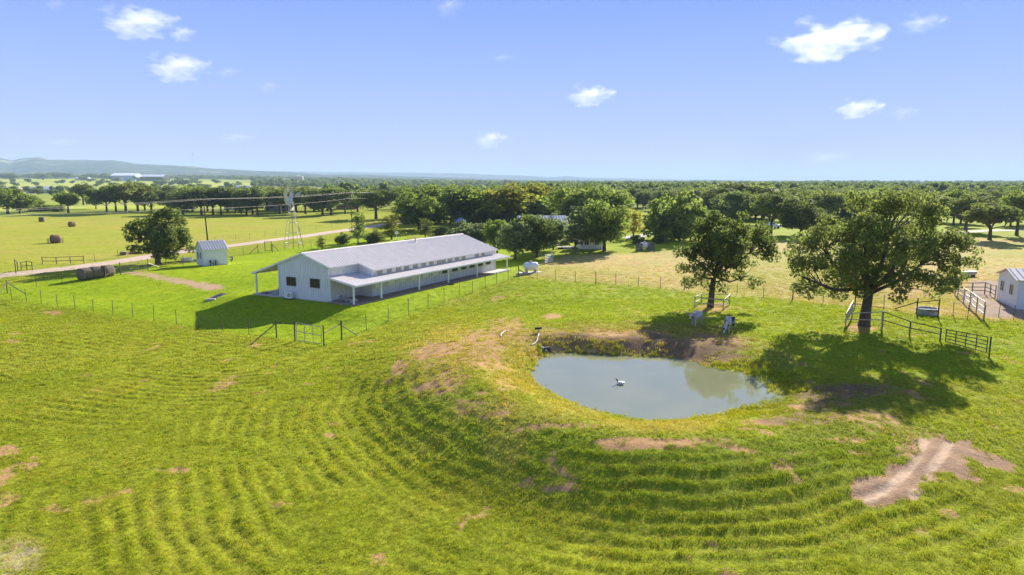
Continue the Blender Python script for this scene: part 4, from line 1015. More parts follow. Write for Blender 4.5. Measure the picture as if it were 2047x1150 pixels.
t8, P8 = fence('net_wire_fence', 'thin wire fence on the far side of the dirt road, edging the hay field', 'fence',
  [(168,528),(190,524),(236,516),(300,503),(360,494),(430,485),(472,480),(500,478.5),(530,474),(552,471.5),(600,465),(632,461),(664,457.5),(700,452)], hgt=1.35)
t9, P9 = fence('net_wire_fence', 'wire fence in shade from the white gate panel back towards the house trees', 'fence', [(1107,524),(1132,521.5),(1145,518),(1160,515),(1178,512),(1200,509)], hgt=1.4)
brace(t5, P5[5] + V3((0, 0, 1.2)), P5[4] + V3((0, 0, .4))); brace(t6, P6[0] + V3((0, 0, 1.2)), at(326, 537), .05, M['rail'])

def pipe_run(name, label, cat, posts, levels=(1.0, .62, .3), group=None, mat=None, r=.045, pr=.06, close=False):
    """posts: (px, top y, foot y); horizontal pipes at fractions of the post height"""
    m = mat or M['rust']; B = []; Hh = []
    for (x, yt, yb) in posts: b = at(x, yb); B.append(b); Hh.append((yb - yt) * b.y / FPX * 1.02)
    t = thing(name, label, cat, B[0], 0, group)
    for b, h in zip(B, Hh):
        mb = MB(); mb.tube([(0, 0, -.2), (0, 0, h)], pr, 7); o = mb.build('post', m, t); o.location = b - B[0]
    for l in levels:
        mb = MB(); mb.tube([b - B[0] + V3((0, 0, h * l - .03)) for b, h in (list(zip(B, Hh)) + ([(B[0], Hh[0])] if close else []))], r, 6); mb.build('rail', m, t)
    return t, B, Hh
def pipe_gate(name, label, posts, nbar=4, verts=2, mat=None, group=None, r=.03, lo=.15):
    (x0, t0, y0), (x1, t1_, y1) = posts; a, b = at(x0, y0), at(x1, y1); h0, h1 = (y0 - t0) * a.y / FPX, (y1 - t1_) * b.y / FPX
    t = thing(name, label, 'gate', a, 0, group); d = b - a; m = mat or M['rail']
    for k in range(nbar):
        f = lo + (1 - lo) * k / (nbar - 1); mb = MB(); mb.tube([V3((0, 0, h0 * f)) + d * .03, d * .97 + V3((0, 0, h1 * f))], r, 6); mb.build('bar', m, t)
    for k in range(verts + 2):
        f = .03 + .94 * k / (verts + 1); h = h0 + (h1 - h0) * f; mb = MB(); mb.tube([d * f + V3((0, 0, h * lo)), d * f + V3((0, 0, h))], r, 6); mb.build('upright', m, t)
    return t
GO, GB, GH = pipe_run('gate_posts', 'pipe posts with top rail either side of the wide gate at the lawn corner', 'gate posts', [(553,638,676),(590,641,684),(647.6,650,692.5),(683,640,680)], levels=())
for i in (0, 2):
    mb = MB(); mb.tube([GB[i] - GB[0] + V3((0, 0, GH[i] * (.85 if i == 0 else .62))), GB[i+1] - GB[0] + V3((0, 0, GH[i+1] * .85))], .04, 6); mb.build('rail', M['rust'], GO)
pipe_gate('pipe_gate', 'wide pale pipe gate at the near corner of the lawn fence', [(592,643,682),(645,653,690)], 3, 2, M['rail'], None, .035, .06)
pipe_gate('pipe_gate', 'white slatted gate panel behind the propane tank', [(1089,510,529),(1106,507,524)], 6, 3, M['white'], None, .04)
pipe_run('pipe_gateway', 'tall dark pipe gate frame on the lawn left of the windmill', 'gateway', [(530,483,503),(543,483,502)], (.97, .1))
for px, py, qx, qy in ((516,487,498,508),(545,489,558,503)):
    a = at(px, 506 if px < 530 else 503); b = at(qx, qy); mb = MB(); o = tag(MB().tube([V3((0, 0, 1.3)), b - a], .05, 6).build('fence_brace', M['rust']), 'slanting pipe brace left of the dark gate frame' if px < 530 else 'slanting pipe brace right of the dark gate frame', 'brace'); o.location = a
pipe_gate('pipe_gate', 'pale pipe gate by the round bales at the driveway entrance', [(243,529,549),(294,525,542)], 4, 2, M['rail'], None, .03)
# pens and pipe fences
pen2 = [(1388.5,592,616),(1402,586.5,605),(1458,588,610),(1445.5,599,621),(1388.5,592,616)]
pipe_run('tree_pen', 'square pipe pen around the trunk of the smaller pasture oak', 'pen', pen2[:4], (.97, .5), mat=M['rail'], close=True)
t, B, Hh = pipe_run('tree_pen', 'pipe pen around the trunk of the biggest oak, with one sunlit panel', 'pen', [(1761.5,621,660),(1690,625,654),(1703,600,634)], (.97, .55), mat=M['rail'])
mb = MB(); mb.tube([B[2] - B[0] + V3((0, 0, 1.3)), at(1768, 640) - B[0] + V3((0, 0, 1.1))], .04, 6); mb.build('rail', M['rail'], t)
mb = MB(); q = B[1] - B[0]; s_ = B[2] - B[0]; mb.prism([q + V3((0, 0, .45)), s_ + V3((0, 0, .45)), s_ + V3((0, 0, 1.35)), q + V3((0, 0, 1.35))], (.03, .02, 0)); mb.build('panel', M['rail'], t)
pipe_run('pipe_fence', 'rusty pipe fence running right from the big oak pen down to the gate', 'fence', [(1763,621,660),(1818,641,672),(1879,655,683)], (.97, .55))
pipe_gate('pipe_gate', 'long pipe gate at the end of the rusty fence right of the big oak', [(1887,657,686),(1974,673,711)], 5, 3, M['rust'], None, .035)
pipe_run('end_post', 'thick dark post carrying the long pipe gate, nearest the camera', 'post', [(1977,672,714)], ())
pipe_run('pipe_fence', 'three-rail pipe corral fence left of the white shed on bare dirt', 'fence', [(1909,564,591),(1914,567,595),(1926,576,607),(1938,582,616),(1951,592,628),(1966,602,640)], (.97, .66, .35), mat=M['rail'])
pipe_run('pipe_fence', 'far corral fence between the pipe corral and the white shed', 'fence', [(1909,564,590),(1943,565,586),(1968,564,588),(1979,568,590),(1989,570,598)], (.97, .6, .3))
pipe_run('hitching_rail', 'two posts with rails standing behind the round stock tank', 'pipe rail', [(1832,601,628),(1875,595,636)], (.9, .35))
pipe_run('pipe_fence', 'short pipe fence at the far left, nearer end by the dirt road', 'fence', [(32,519,547),(36,523,543),(43,524,540),(54,522,540),(65,523,541)], (.97, .5), mat=M['rust'])
pipe_run('pipe_fence', 'pipe fence of four posts along the hay field left of the lone oak', 'fence', [(85,514,528),(113,514,528),(141,513,527),(168,512,527)], (.97, .45), mat=M['rust'])

# ------------------------------------------------------------------ utility poles and wires
pb0 = None
def pole(px, py, top, label, X=None):
    b = at(px, py) if X is None else V3(X); h = (py - top) * b.y / FPX if X is None else (11.0 if X is pb0 else 9.8); t = thing('utility_pole', label, 'utility pole', b, .1, 'utility poles along the dirt road')
    mb = MB(); mb.tube([(0, 0, -.3), (-.35, 0, h)], [.16, .10], 9); mb.build('pole', M['darkwood'], t)
    mb = MB(); mb.box(-1.6, .9, -.07, .07, h - .55, h - .42); mb.build('crossarm', M['wood'], t)
    for x in (-1.5, .8): mb = MB(); mb.lathe([(.04, h - .42), (.06, h - .34), (.03, h - .24)], 8, (x, 0, 0)); mb.build('insulator', M['galv'], t)
    return b, h
pb1, ph1 = pole(417, 498, 396, 'wooden utility pole rising behind the small white shed'); pb2, ph2 = pole(704, 446, 384, 'wooden utility pole with crossarm in front of the grove, left of the slim young tree')
d_ = pb1 - pb2; pb0 = pb1 + d_ * .95; pb0.z = zg(pb0.x, pb0.y); pb3 = pb2 - d_ * .9 + V3((6, 0, 0)); pb3.z = 0
pole(0, 0, 0, 'wooden utility pole standing outside the left edge of the photo', pb0); pole(0, 0, 0, 'wooden utility pole among the yard trees, hidden but for its top', pb3)
def span(a, ha, b, hb, off, dz, sag, label, dza=None):
    A = a + V3((off, 0, ha - .25 + (dz if dza is None else dza))); Bq = b + V3((off, 0, hb - .25 + dz)); pts = [A.lerp(Bq, k / 14) - V3((0, 0, 4 * sag * (k / 14) * (1 - k / 14))) for k in range(15)]
    mb = MB(); mb.tube([p - A for p in pts], .011, 4); o = mb.build('power_line', M['rail']); o.location = A; tag(o, label, 'power line', 'power lines along the dirt road')
for (nm, a, ha, b, hb) in (('left of the pole behind the shed', pb0, 11.0, pb1, ph1), ('between the two poles in view', pb1, ph1, pb2, ph2), ('right of the further pole', pb2, ph2, pb3, 9.8)):
    for off, dz, sg, w_ in ((-1.5, 0, .35, 'upper left wire'), (.8, 0, .45, 'upper right wire'), (-.3, -1.9, .4, 'lowest wire')):
        span(a, ha, b, hb, off, dz, sg, f'{w_} of the power line {nm}', .4 if a is pb0 and dz < 0 else None)

# ------------------------------------------------------------------ windmill
b = at(587, 498); wm_ = thing('windmill', 'old steel farm windmill on a lattice tower between barn and dirt road', 'windmill', b, 0)
TH = 10.3
for sx_, sy_ in ((-1, -1), (1, -1), (-1, 1), (1, 1)):
    mb = MB(); mb.tube([(sx_*1.55, sy_*1.45, -.2), (sx_*.13, sy_*.13, TH)], [.045, .035], 5); mb.build('leg', M['galv'], wm_)
for k in range(5):
    f = .12 + k * .19; hw = 1.55 * (1 - f) + .13 * f; z = TH * f
    mb = MB(); c4 = [(-hw, -hw, z), (hw, -hw, z), (hw, hw, z), (-hw, hw, z), (-hw, -hw, z)]; mb.tube(c4, .028, 4); mb.build('girt', M['galv'], wm_)
    f2 = f + .19; h2 = 1.55 * (1 - f2) + .13 * f2; z2 = TH * f2
    if k < 4:
        mb = MB()
        for (a, c) in (((-hw, -hw, z), (h2, -h2, z2)), ((hw, -hw, z), (-h2, -h2, z2)), ((-hw, hw, z), (h2, h2, z2)), ((hw, -hw, z), (h2, h2, z2))): mb.tube([a, c], .015, 3)
        o = mb.build('cross_bracing', M['galv'], wm_); o['kind'] = 'stuff'
mb = MB(); mb.tube([(0, 0, 0), (0, 0, TH)], .05, 6); mb.build('pump_rod', M['rust'], wm_)
for k in range(2): mb = MB(); mb.tube([(1.9, .3 + k * .45, 0), (.75 + .1, .2 + k * .2, 4.6)], .03, 5); mb.build('ladder_rail', M['galv'], wm_)
mb = MB(); mb.box(-.3, .3, -.25, .25, TH - .05, TH + .5); mb.build('gearbox', M['rust'], wm_)
WHL = bpy.data.objects.new('wheel', MB().lathe([(.10, -.16), (.18, -.1), (.18, .1), (.1, .16)], 12).mesh('wheel')); link(WHL, wm_); WHL.data.materials.append(M['rust'])
WHL.location = (-.35, -.45, TH + .35); WHL.rotation_euler = (math.pi / 2 - .06, 0, math.radians(-48))
blade_mb = MB(); R1 = 2.12; blade_mb.add([(.55, -.10, .06), (R1, -.30, .12), (R1, .30, -.12), (.55, .10, -.06), (.55, -.10, .075), (R1, -.30, .135), (R1, .30, -.105), (.55, .10, -.045)],
   [(3,2,1,0),(4,5,6,7),(0,1,5,4),(1,2,6,5),(2,3,7,6),(3,0,4,7)])
bm_ = blade_mb.mesh('blade'); bm_.materials.append(simple('windmill_blade', (.45, .47, .48), .5, .2))
for k in range(18):
    o = link(bpy.data.objects.new('blade', bm_), WHL); o.rotation_euler = (0, 0, 2 * math.pi * k / 18)
for rr_ in (.75, 1.6):
    mb = MB(); mb.tube([(rr_ * math.cos(a * math.pi / 12), rr_ * math.sin(a * math.pi / 12), -.04) for a in range(25)], .022, 4, False); mb.build('rim', M['galv'], WHL)
mb = MB(); mb.tube([(.1, .2, TH + .3), (1.0, 1.3, TH + .3)], .04, 5); mb.build('tail_bone', M['galv'], wm_)
mb = MB(); mb.prism([(.7, .95, TH + .1), (1.35, 1.75, TH - .2), (1.35, 1.75, TH + .9), (.7, .95, TH + .55)], (.02, -.02, 0)); mb.build('tail_vane', M['galv'], wm_)

# ------------------------------------------------------------------ small white shed and what stands near it
A, Bq, Cq = at(400, 528), at(407.5, 532.3), at(456, 529)
ru = (Cq - Bq).normalized(); rzz = math.atan2(ru.y, ru.x); LN = (Cq - Bq).length
sh = thing('garden_shed', 'small white shed with grey metal gable roof between the lone oak and the gate', 'shed', Bq, rzz); W_ = 3.0; He, Hr = 2.55, 3.75
mb = MB(); ribbed_wall(mb, (0, 0), (LN, 0), He, 0, .3, out=(0, -1), rib=.012); ribbed_wall(mb, (LN, .05), (LN, W_ - .05), lambda s: He + (Hr - He) * (1 - abs(s / (W_ - .1) * 2 - 1)), out=(1, 0)); mb.build('wall', M['siding'], sh)
mb = MB(); ribbed_wall(mb, (0, W_ - .05), (0, .05), lambda s: He + (Hr - He) * (1 - abs(s / (W_ - .1) * 2 - 1)), out=(-1, 0)); mb.build('wall', M['siding'], sh)
mb = MB(); ribbed_wall(mb, (LN, W_), (0, W_), He, out=(0, 1)); mb.build('wall', M['siding'], sh)
for y0, nm in ((-.2, 0), (W_ + .2, 1)):
    mb = MB(); zf = He - .12; ribbed_roof(mb, (-.2, y0, zf), (LN + .2, y0, zf), (-.2, W_ / 2, Hr + .05), (LN + .2, W_ / 2, Hr + .05), .45, rib=.07, wid=.09); mb.build('roof', M['roof'], sh)
w_ = window(sh, -.004, W_ * .5, 1.55, .75, .8, (-1, 0), 2, frame=M['white'])
for q in (-.62, .62):
    mb = MB(); mb.box(-.05, -.004, W_ * .5 + q - .2, W_ * .5 + q + .2, 1.05, 2.05); mb.build('shutter', M['black'], sh)
for x, lab in ((.9, 'dark pump motor on a pipe standing at the shed wall'), (1.75, 'grey coiled hose hanging low on the shed wall')):
    P = Bq + ru * x + V3((ru.y, -ru.x, 0)) * .35; t = thing('pump' if x < 1 else 'hose_coil', lab, 'pump' if x < 1 else 'hose', P, rzz)
    if x < 1:
        mb = MB(); mb.tube([(0, 0, 0), (0, 0, .9)], .05, 6); mb.build('pipe', M['rust'], t); mb = MB(); mb.lathe([(.12, .5), (.16, .6), (.16, .8), (.08, .9)], 10); mb.build('motor', M['black'], t)
        mb = MB(); mb.tube([(0, 0, .4), (.4, 0, .4), (.4, 0, 0)], .04, 6); mb.build('outlet', M['rust'], t)
    else:
        mb = MB(); mb.tube([(.38 * math.cos(a * .5236), .06, .42 + .38 * math.sin(a * .5236)) for a in range(13)], .09, 6); mb.build('coil', M['galv'], t); mb = MB(); mb.box(-.1, .1, .12, .2, 0, .9); mb.build('bracket', M['rust'], t)
P = at(374, 523); k = P.y / FPX
t = thing('water_trough', 'pale oblong water trough on the grass between lone oak and shed', 'trough', P, .1); mb = MB()
mb.prism([(-.85, -.4, 0), (.85, -.4, 0), (.85, .4, 0), (-.85, .4, 0)], (0, 0, .12)); mb.build('base', M['concrete'], t)
mb = MB(); oc = [(.95 * math.copysign(abs(math.cos(a)) ** .5, math.cos(a)), .5 * math.copysign(abs(math.sin(a)) ** .7, math.sin(a))) for a in np.linspace(0, 2 * math.pi, 17)[:-1]]
for z0, z1, s0 in ((.12, .62, 1.0),):
    vo = [(x, y, z0) for x, y in oc] + [(x, y, z1) for x, y in oc] + [(x * .92, y * .88, z1) for x, y in oc] + [(x * .92, y * .88, z0 + .3) for x, y in oc]; n_ = 16
    mb.add(vo, [(i + j * n_, (i + 1) % n_ + j * n_, (i + 1) % n_ + (j + 1) * n_, i + (j + 1) * n_) for j in range(3) for i in range(n_)] + [tuple(range(3 * n_, 4 * n_))])
mb.build('tub', M['white'], t)
P = at(463, 523.5); t = thing('meter_post', 'dark meter box with a white tag on a post right of the shed', 'meter', P, .2); mb = MB(); mb.box(-.06, .06, -.05, .05, -.1, .8); mb.build('post', M['rust'], t)
mb = MB(); mb.box(-.22, .22, -.13, .13, .25, .85); mb.build('box', M['black'], t); mb = MB(); mb.box(-.12, .05, -.15, -.131, .4, .7); mb.build('tag', M['white'], t)
P = at(262, 508); t = thing('timber_stack', 'brown timber planks stacked low at the field edge left of the lone oak', 'timber', P, .25)
for k in range(5): mb = MB(); mb.box(-1.8 + k * .1, 2.3 - k * .12, -.5 + .22 * (k % 3), -.3 + .22 * (k % 3), .02 + .18 * (k // 3), .18 + .18 * (k // 3)); mb.build('plank', M['wood'], t)
P = at(249, 510); mb = MB(); mb.prism([(-.5, -.4, 0), (.5, -.4, 0), (.6, -.45, .6), (-.6, -.45, .6)], (0, .8, 0)); tag(mb.build('wooden_crate', M['wood']), 'dark wooden crate at the left end of the timber stack', 'crate').location = P

# ------------------------------------------------------------------ round hay bales
HAY = None
def hay_mat(name, c0, c1):
    m, n, o = new_mat(name); tc_ = nd(n, 'ShaderNodeTexCoord'); mp = nd(n, 'ShaderNodeMapping'); mp.inputs['Scale'].default_value = (1.2, 9, 9); n.links.new(tc_.outputs['Object'], mp.inputs[0])
    f = pos_noise(n, 1.6, 6, .7, vec=mp.outputs[0]); f2 = pos_noise(n, 9, 4, .7, 'obj'); c = ramp(n, mathn(n, 'ADD', mathn(n, 'MULTIPLY', f, .6), mathn(n, 'MULTIPLY', f2, .4)), [(.3, c0), (.7, c1)])
    pbr(n, o, c, .95, 0, .1, bump(n, f2, .9, .05)); return m
HG, HB = hay_mat('grey_hay', (.09, .075, .055), (.25, .21, .15)), hay_mat('brown_hay', (.14, .085, .045), (.38, .25, .13))
def bale(P, r, ln, az, mat, label, group, cat='hay bale'):
    t = thing('hay_bale', label, cat, P, az, group); rg = np.random.default_rng(int(abs(P[0] * 13)) + 5); n_ = 28; V = []; prof = [(.12, -.5), (.55, -.52), (.9, -.49), (1.0, -.44), (1.0, -.2), (1.0, 0), (1.0, .2), (1.0, .44), (.9, .49), (.55, .52), (.12, .5)]
    for (q, x) in prof:
        for j in range(n_):
            a = 2 * math.pi * j / n_; rr_ = r * q * (1 + rg.normal(0, .014)); z = rr_ * math.sin(a); z = z if z > -.86 * r else -.86 * r - (abs(z) - .86 * r) * .2
            V.append((x * ln + rg.normal(0, .012), rr_ * math.cos(a), r * .88 + z))
    mb = MB(); k = len(prof); mb.add(V, [(i*n_+j, i*n_+(j+1) % n_, (i+1)*n_+(j+1) % n_, (i+1)*n_+j) for i in range(k-1) for j in range(n_)] + [tuple(range(n_)), tuple(range((k-1)*n_, k*n_))])
    mb.build('hay', mat, t, True)
    for x in (-.3, 0, .3): mb = MB(); mb.tube([(x * ln, r * 1.005 * math.cos(a * math.pi / 12), r * .88 + max(-.87 * r, r * 1.005 * math.sin(a * math.pi / 12))) for a in range(25)], .012, 3, False); mb.build('twine', M['black'], t)
    return t
GRB = 'round bales lined up by the driveway'
A, Bq = at(170, 559), at(214, 553); dd_ = (Bq - A); aa = math.atan2(dd_.y, dd_.x)
for k, lab in enumerate(('weathered grey round bale at the left end of the row by the driveway', 'weathered grey round bale in the middle of the row by the driveway', 'weathered grey round bale at the gate end of the row by the driveway')):
    P = A.lerp(Bq, k / 2); P.z = zg(P.x, P.y); bale(P, .84, 1.5, aa + R_.uniform(-.25, .25) + .15, HG, lab, GRB)
GFB = 'round bales left on the hay field'
for (x, y, r, az_, m_, lab) in ((84, 443.5, .82, .3, HG, 'farthest grey round bale on the hay field, seen from its side'), (144, 453.5, .82, 1.2, HB, 'brown round bale on the hay field with its round end showing')):
    bale(at(x, y), r, 1.5, az_, m_, lab, GFB)
P = at(111, 486); bale(P, .95, 1.6, .9, HB, 'big brown round bale standing inside the ring feeder on the hay field', GFB)
t = thing('ring_feeder', 'dark pipe ring feeder around the brown bale on the hay field', 'feeder', P, 0)
for z in (.08, .5, .95): mb = MB(); mb.tube([(1.45 * math.cos(a * .2618), 1.45 * math.sin(a * .2618), z) for a in range(25)], .035, 5, False); mb.build('hoop', M['rust'], t)
for k in range(12): mb = MB(); a = k * .5236; mb.tube([(1.45 * math.cos(a), 1.45 * math.sin(a), 0), (1.45 * math.cos(a), 1.45 * math.sin(a), .97)], .03, 5); mb.build('upright', M['rust'], t)

# ------------------------------------------------------------------ tanks
def propane(P, az_, L, r, label, group):
    t = thing('propane_tank', label, 'propane tank', P, az_, group); mb = MB(); prof = [(.02, -L/2)] + [(r * math.sin(a), -L/2 + r * .8 * (1 - math.cos(a))) for a in np.linspace(.25, math.pi / 2, 6)] + [(r * math.sin(a), L/2 - r * .8 * (1 - math.cos(a))) for a in np.linspace(math.pi / 2, .25, 6)] + [(.02, L/2)]
    mb.lathe(prof, 20, (0, 0, r + .32), 'x'); mb.build('shell', M['white'], t, True)
    mb = MB(); mb.lathe([(.2, r * 2 + .28), (.2, r * 2 + .46), (.17, r * 2 + .52), (.02, r * 2 + .54)], 12); mb.build('valve_dome', M['rail'], t)
    for x in (-L * .3, L * .3): mb = MB(); mb.prism([(x - .06, -r * .7, 0), (x - .06, r * .7, 0), (x - .06, r * .5, .5), (x - .06, -r * .5, .5)], (.12, 0, 0)); mb.build('saddle', M['rail'], t)
    return t
P = at(1061, 546); propane(P + V3((0, 0, .12)), .42, 2.3, .56, 'white propane tank on a slab beside the fence past the end of the barn', None)
mb = MB(); mb.box(-1.9, 1.6, -.65, .65, -.3, .12); o = tag(mb.build('concrete_slab', M['concrete']), 'flat concrete slab under the white propane tank by the fence', 'slab'); o.location = P; o.rotation_euler = (0, 0, .42)
P = at(1288, 500); propane(P, -.9, 2.2, .55, 'white propane tank inside the dark lattice pen under the trees', None)
LAT = simple('grey_lattice', (.10, .11, .12), .8)
for px, lab in ((1277, 'dark lattice screen left of the shaded propane tank'), (1301, 'dark lattice screen right of the shaded propane tank')):
    b = at(px, 502 if px < 1290 else 501); t = thing('lattice_screen', lab, 'screen', b, .15 if px < 1290 else -.1)
    for k in range(10): mb = MB(); mb.box(-.65 + k * .135, -.55 + k * .135, -.03, .03, .05, 1.45); mb.build('slat', LAT, t)
    for z in (.15, 1.3): mb = MB(); mb.box(-.72, .78, .035, .075, z, z + .1); mb.build('rail', LAT, t)
P = at(1853, 628.5); t = thing('stock_tank', 'round galvanised stock tank full of water beside the posts right of the big oak', 'water tank', P, 0); n_ = 36
mb = MB(); prof = [(.93, -.05), (.95, .15), (.93, .2), (.95, .25), (.93, .42), (.95, .47), (.94, .58), (.97, .6), (.97, .63), (.92, .63), (.91, .45)]; vs = [(r * math.cos(2*math.pi*j/n_), r * math.sin(2*math.pi*j/n_), z) for r, z in prof for j in range(n_)]
mb.add(vs, [(i*n_+j, i*n_+(j+1) % n_, (i+1)*n_+(j+1) % n_, (i+1)*n_+j) for i in range(len(prof)-1) for j in range(n_)]); mb.build('wall', M['galv'], t, True)
mb = MB(); mb.lathe([(.915, .50), (.915, .53)], n_); mb.build('water', simple('tank_water', (.10, .13, .13), .05), t)
P = at(1935, 553); t = thing('feed_trough', 'low grey feed trough on the dry grass under the right side of the big oak', 'trough', P, .2); mb = MB(); mb.prism([(-.95, -.35, .25), (.95, -.35, .25), (1.05, -.45, .75), (-1.05, -.45, .75)], (0, .8, 0)); mb.build('tub', M['galv'], t)
for x in (-.8, .8): mb = MB(); mb.box(x - .05, x + .05, -.35, .35, 0, .25); mb.build('foot', M['rust'], t)

# ------------------------------------------------------------------ things at the pond
def hose(name, pts, r, label, mat):
    P = [at(*p) + V3((0, 0, r)) for p in pts]; Q = []
    for i in range(len(P) - 1):
        for k in range(4): Q.append(P[i].lerp(P[i+1], k / 4))
    Q.append(P[-1])
    for _ in range(3): Q = [Q[0]] + [(Q[i-1] + Q[i] * 2 + Q[i+1]) / 4 for i in range(1, len(Q) - 1)] + [Q[-1]]
    mb = MB(); mb.tube([q - P[0] for q in Q], r, 6); o = mb.build(name, mat, None, True); o.location = P[0]; return tag(o, label, 'hose')
hose('hose', [(1061,691),(1068,689),(1073,683),(1075,675),(1077,668)], .045, 'pale hose curling up from the pond bank to the dark float valve', M['rail'])
hose('hose', [(1001,674),(1002,668),(1008,664),(1017,662)], .04, 'short pale hose lying alone on the sandy berm left of the pond', M['rail'])
P = at(1076, 666); t = thing('standpipe', 'dark T-shaped standpipe at the top end of the pale hose', 'pipe', P, 0); mb = MB(); mb.tube([(0, 0, -.1), (0, 0, .35)], .05, 7); mb.build('riser', M['rail'], t); mb = MB(); mb.tube([(-.28, .02, .35), (.28, .06, .40)], .085, 8); mb.build('head', M['black'], t)
P = at(1089, 701); mb = MB(); mb.tube([(-.25, .3, .22), (0, 0, .14), (.15, -.28, .02)], .07, 10); o = tag(mb.build('drain_pipe', M['white'], None, True), 'white pipe end poking out of the bank at the back of the pond', 'pipe'); o.location = P
P = at(1093, 698); mb = MB(); mb.add([(-.3, -.2, -.1), (.35, -.25, -.1), (.3, .25, -.1), (-.25, .3, -.1), (-.2, -.1, .3), (.25, -.12, .36), (.2, .15, .33), (-.12, .2, .28)], [(3,2,1,0),(4,5,6,7),(0,1,5,4),(1,2,6,5),(2,3,7,6),(3,0,4,7)]); o = tag(mb.build('rock', M['rust']), 'dark rock beside the white pipe end at the pond', 'rock'); o.location = P
# ------------------------------------------------------------------ animals
def skin_body(name, joints, edges, radii, mat, parent, sub=2):
    m = bpy.data.meshes.new(name); m.from_pydata(joints, edges, []); o = bpy.data.objects.new(name, m); COL.objects.link(o)
    bm = bmesh.new(); bm.from_mesh(m); ly = bm.verts.layers.skin.verify()
    for v, r in zip(bm.verts, radii): v[ly].radius = r if isinstance(r, tuple) else (r, r)
    bm.verts.ensure_lookup_table(); bm.verts[0][ly].use_root = True; bm.to_mesh(m); bm.free()
    sk = o.modifiers.new('skin', 'SKIN'); sk.use_smooth_shade = True; sb = o.modifiers.new('sub', 'SUBSURF'); sb.levels = sb.render_levels = sub
    dg = bpy.context.evaluated_depsgraph_get(); me = bpy.data.meshes.new_from_object(o.evaluated_get(dg)); bpy.data.objects.remove(o)
    me.name = name; me.materials.clear(); me.materials.append(mat); me.polygons.foreach_set('use_smooth', [True] * len(me.polygons))
    return link(bpy.data.objects.new(name, me), parent)
def hide_mat(name, thr, spots, seed, base=(.54, .51, .47), dark=(.035, .028, .024), head=None):
    m, n, o = new_mat(name); tcn = nd(n, 'ShaderNodeTexCoord'); mp = nd(n, 'ShaderNodeMapping'); mp.inputs['Location'].default_value = (seed, seed * .7, 0); n.links.new(tcn.outputs['Object'], mp.inputs[0])
    a = pos_noise(n, 1.7, 2, .5, vec=mp.outputs[0]); b = pos_noise(n, 9, 2, .5, vec=mp.outputs[0])
    k = ramp(n, a, [(thr, 0.0), (thr + .03, 1.0)]); k2 = ramp(n, b, [(spots, 0.0), (spots + .04, 1.0)]); c = mixc(n, k2, base, tuple(x * .45 + .02 for x in base)); c = mixc(n, k, c, dark)
    if head:
        sx_ = nd(n, 'ShaderNodeSeparateXYZ'); n.links.new(tcn.outputs['Object'], sx_.inputs[0]); c = mixc(n, ramp(n, mathn(n, 'ADD', sx_.outputs['X'], mathn(n, 'MULTIPLY', b, .1)), [(head[0], 0.0), (head[0] + .05, 1.0)]), c, head[1])
    pbr(n, o, c, .75, 0, .2); return m
HORN = simple('horn', (.36, .31, .24), .4); 
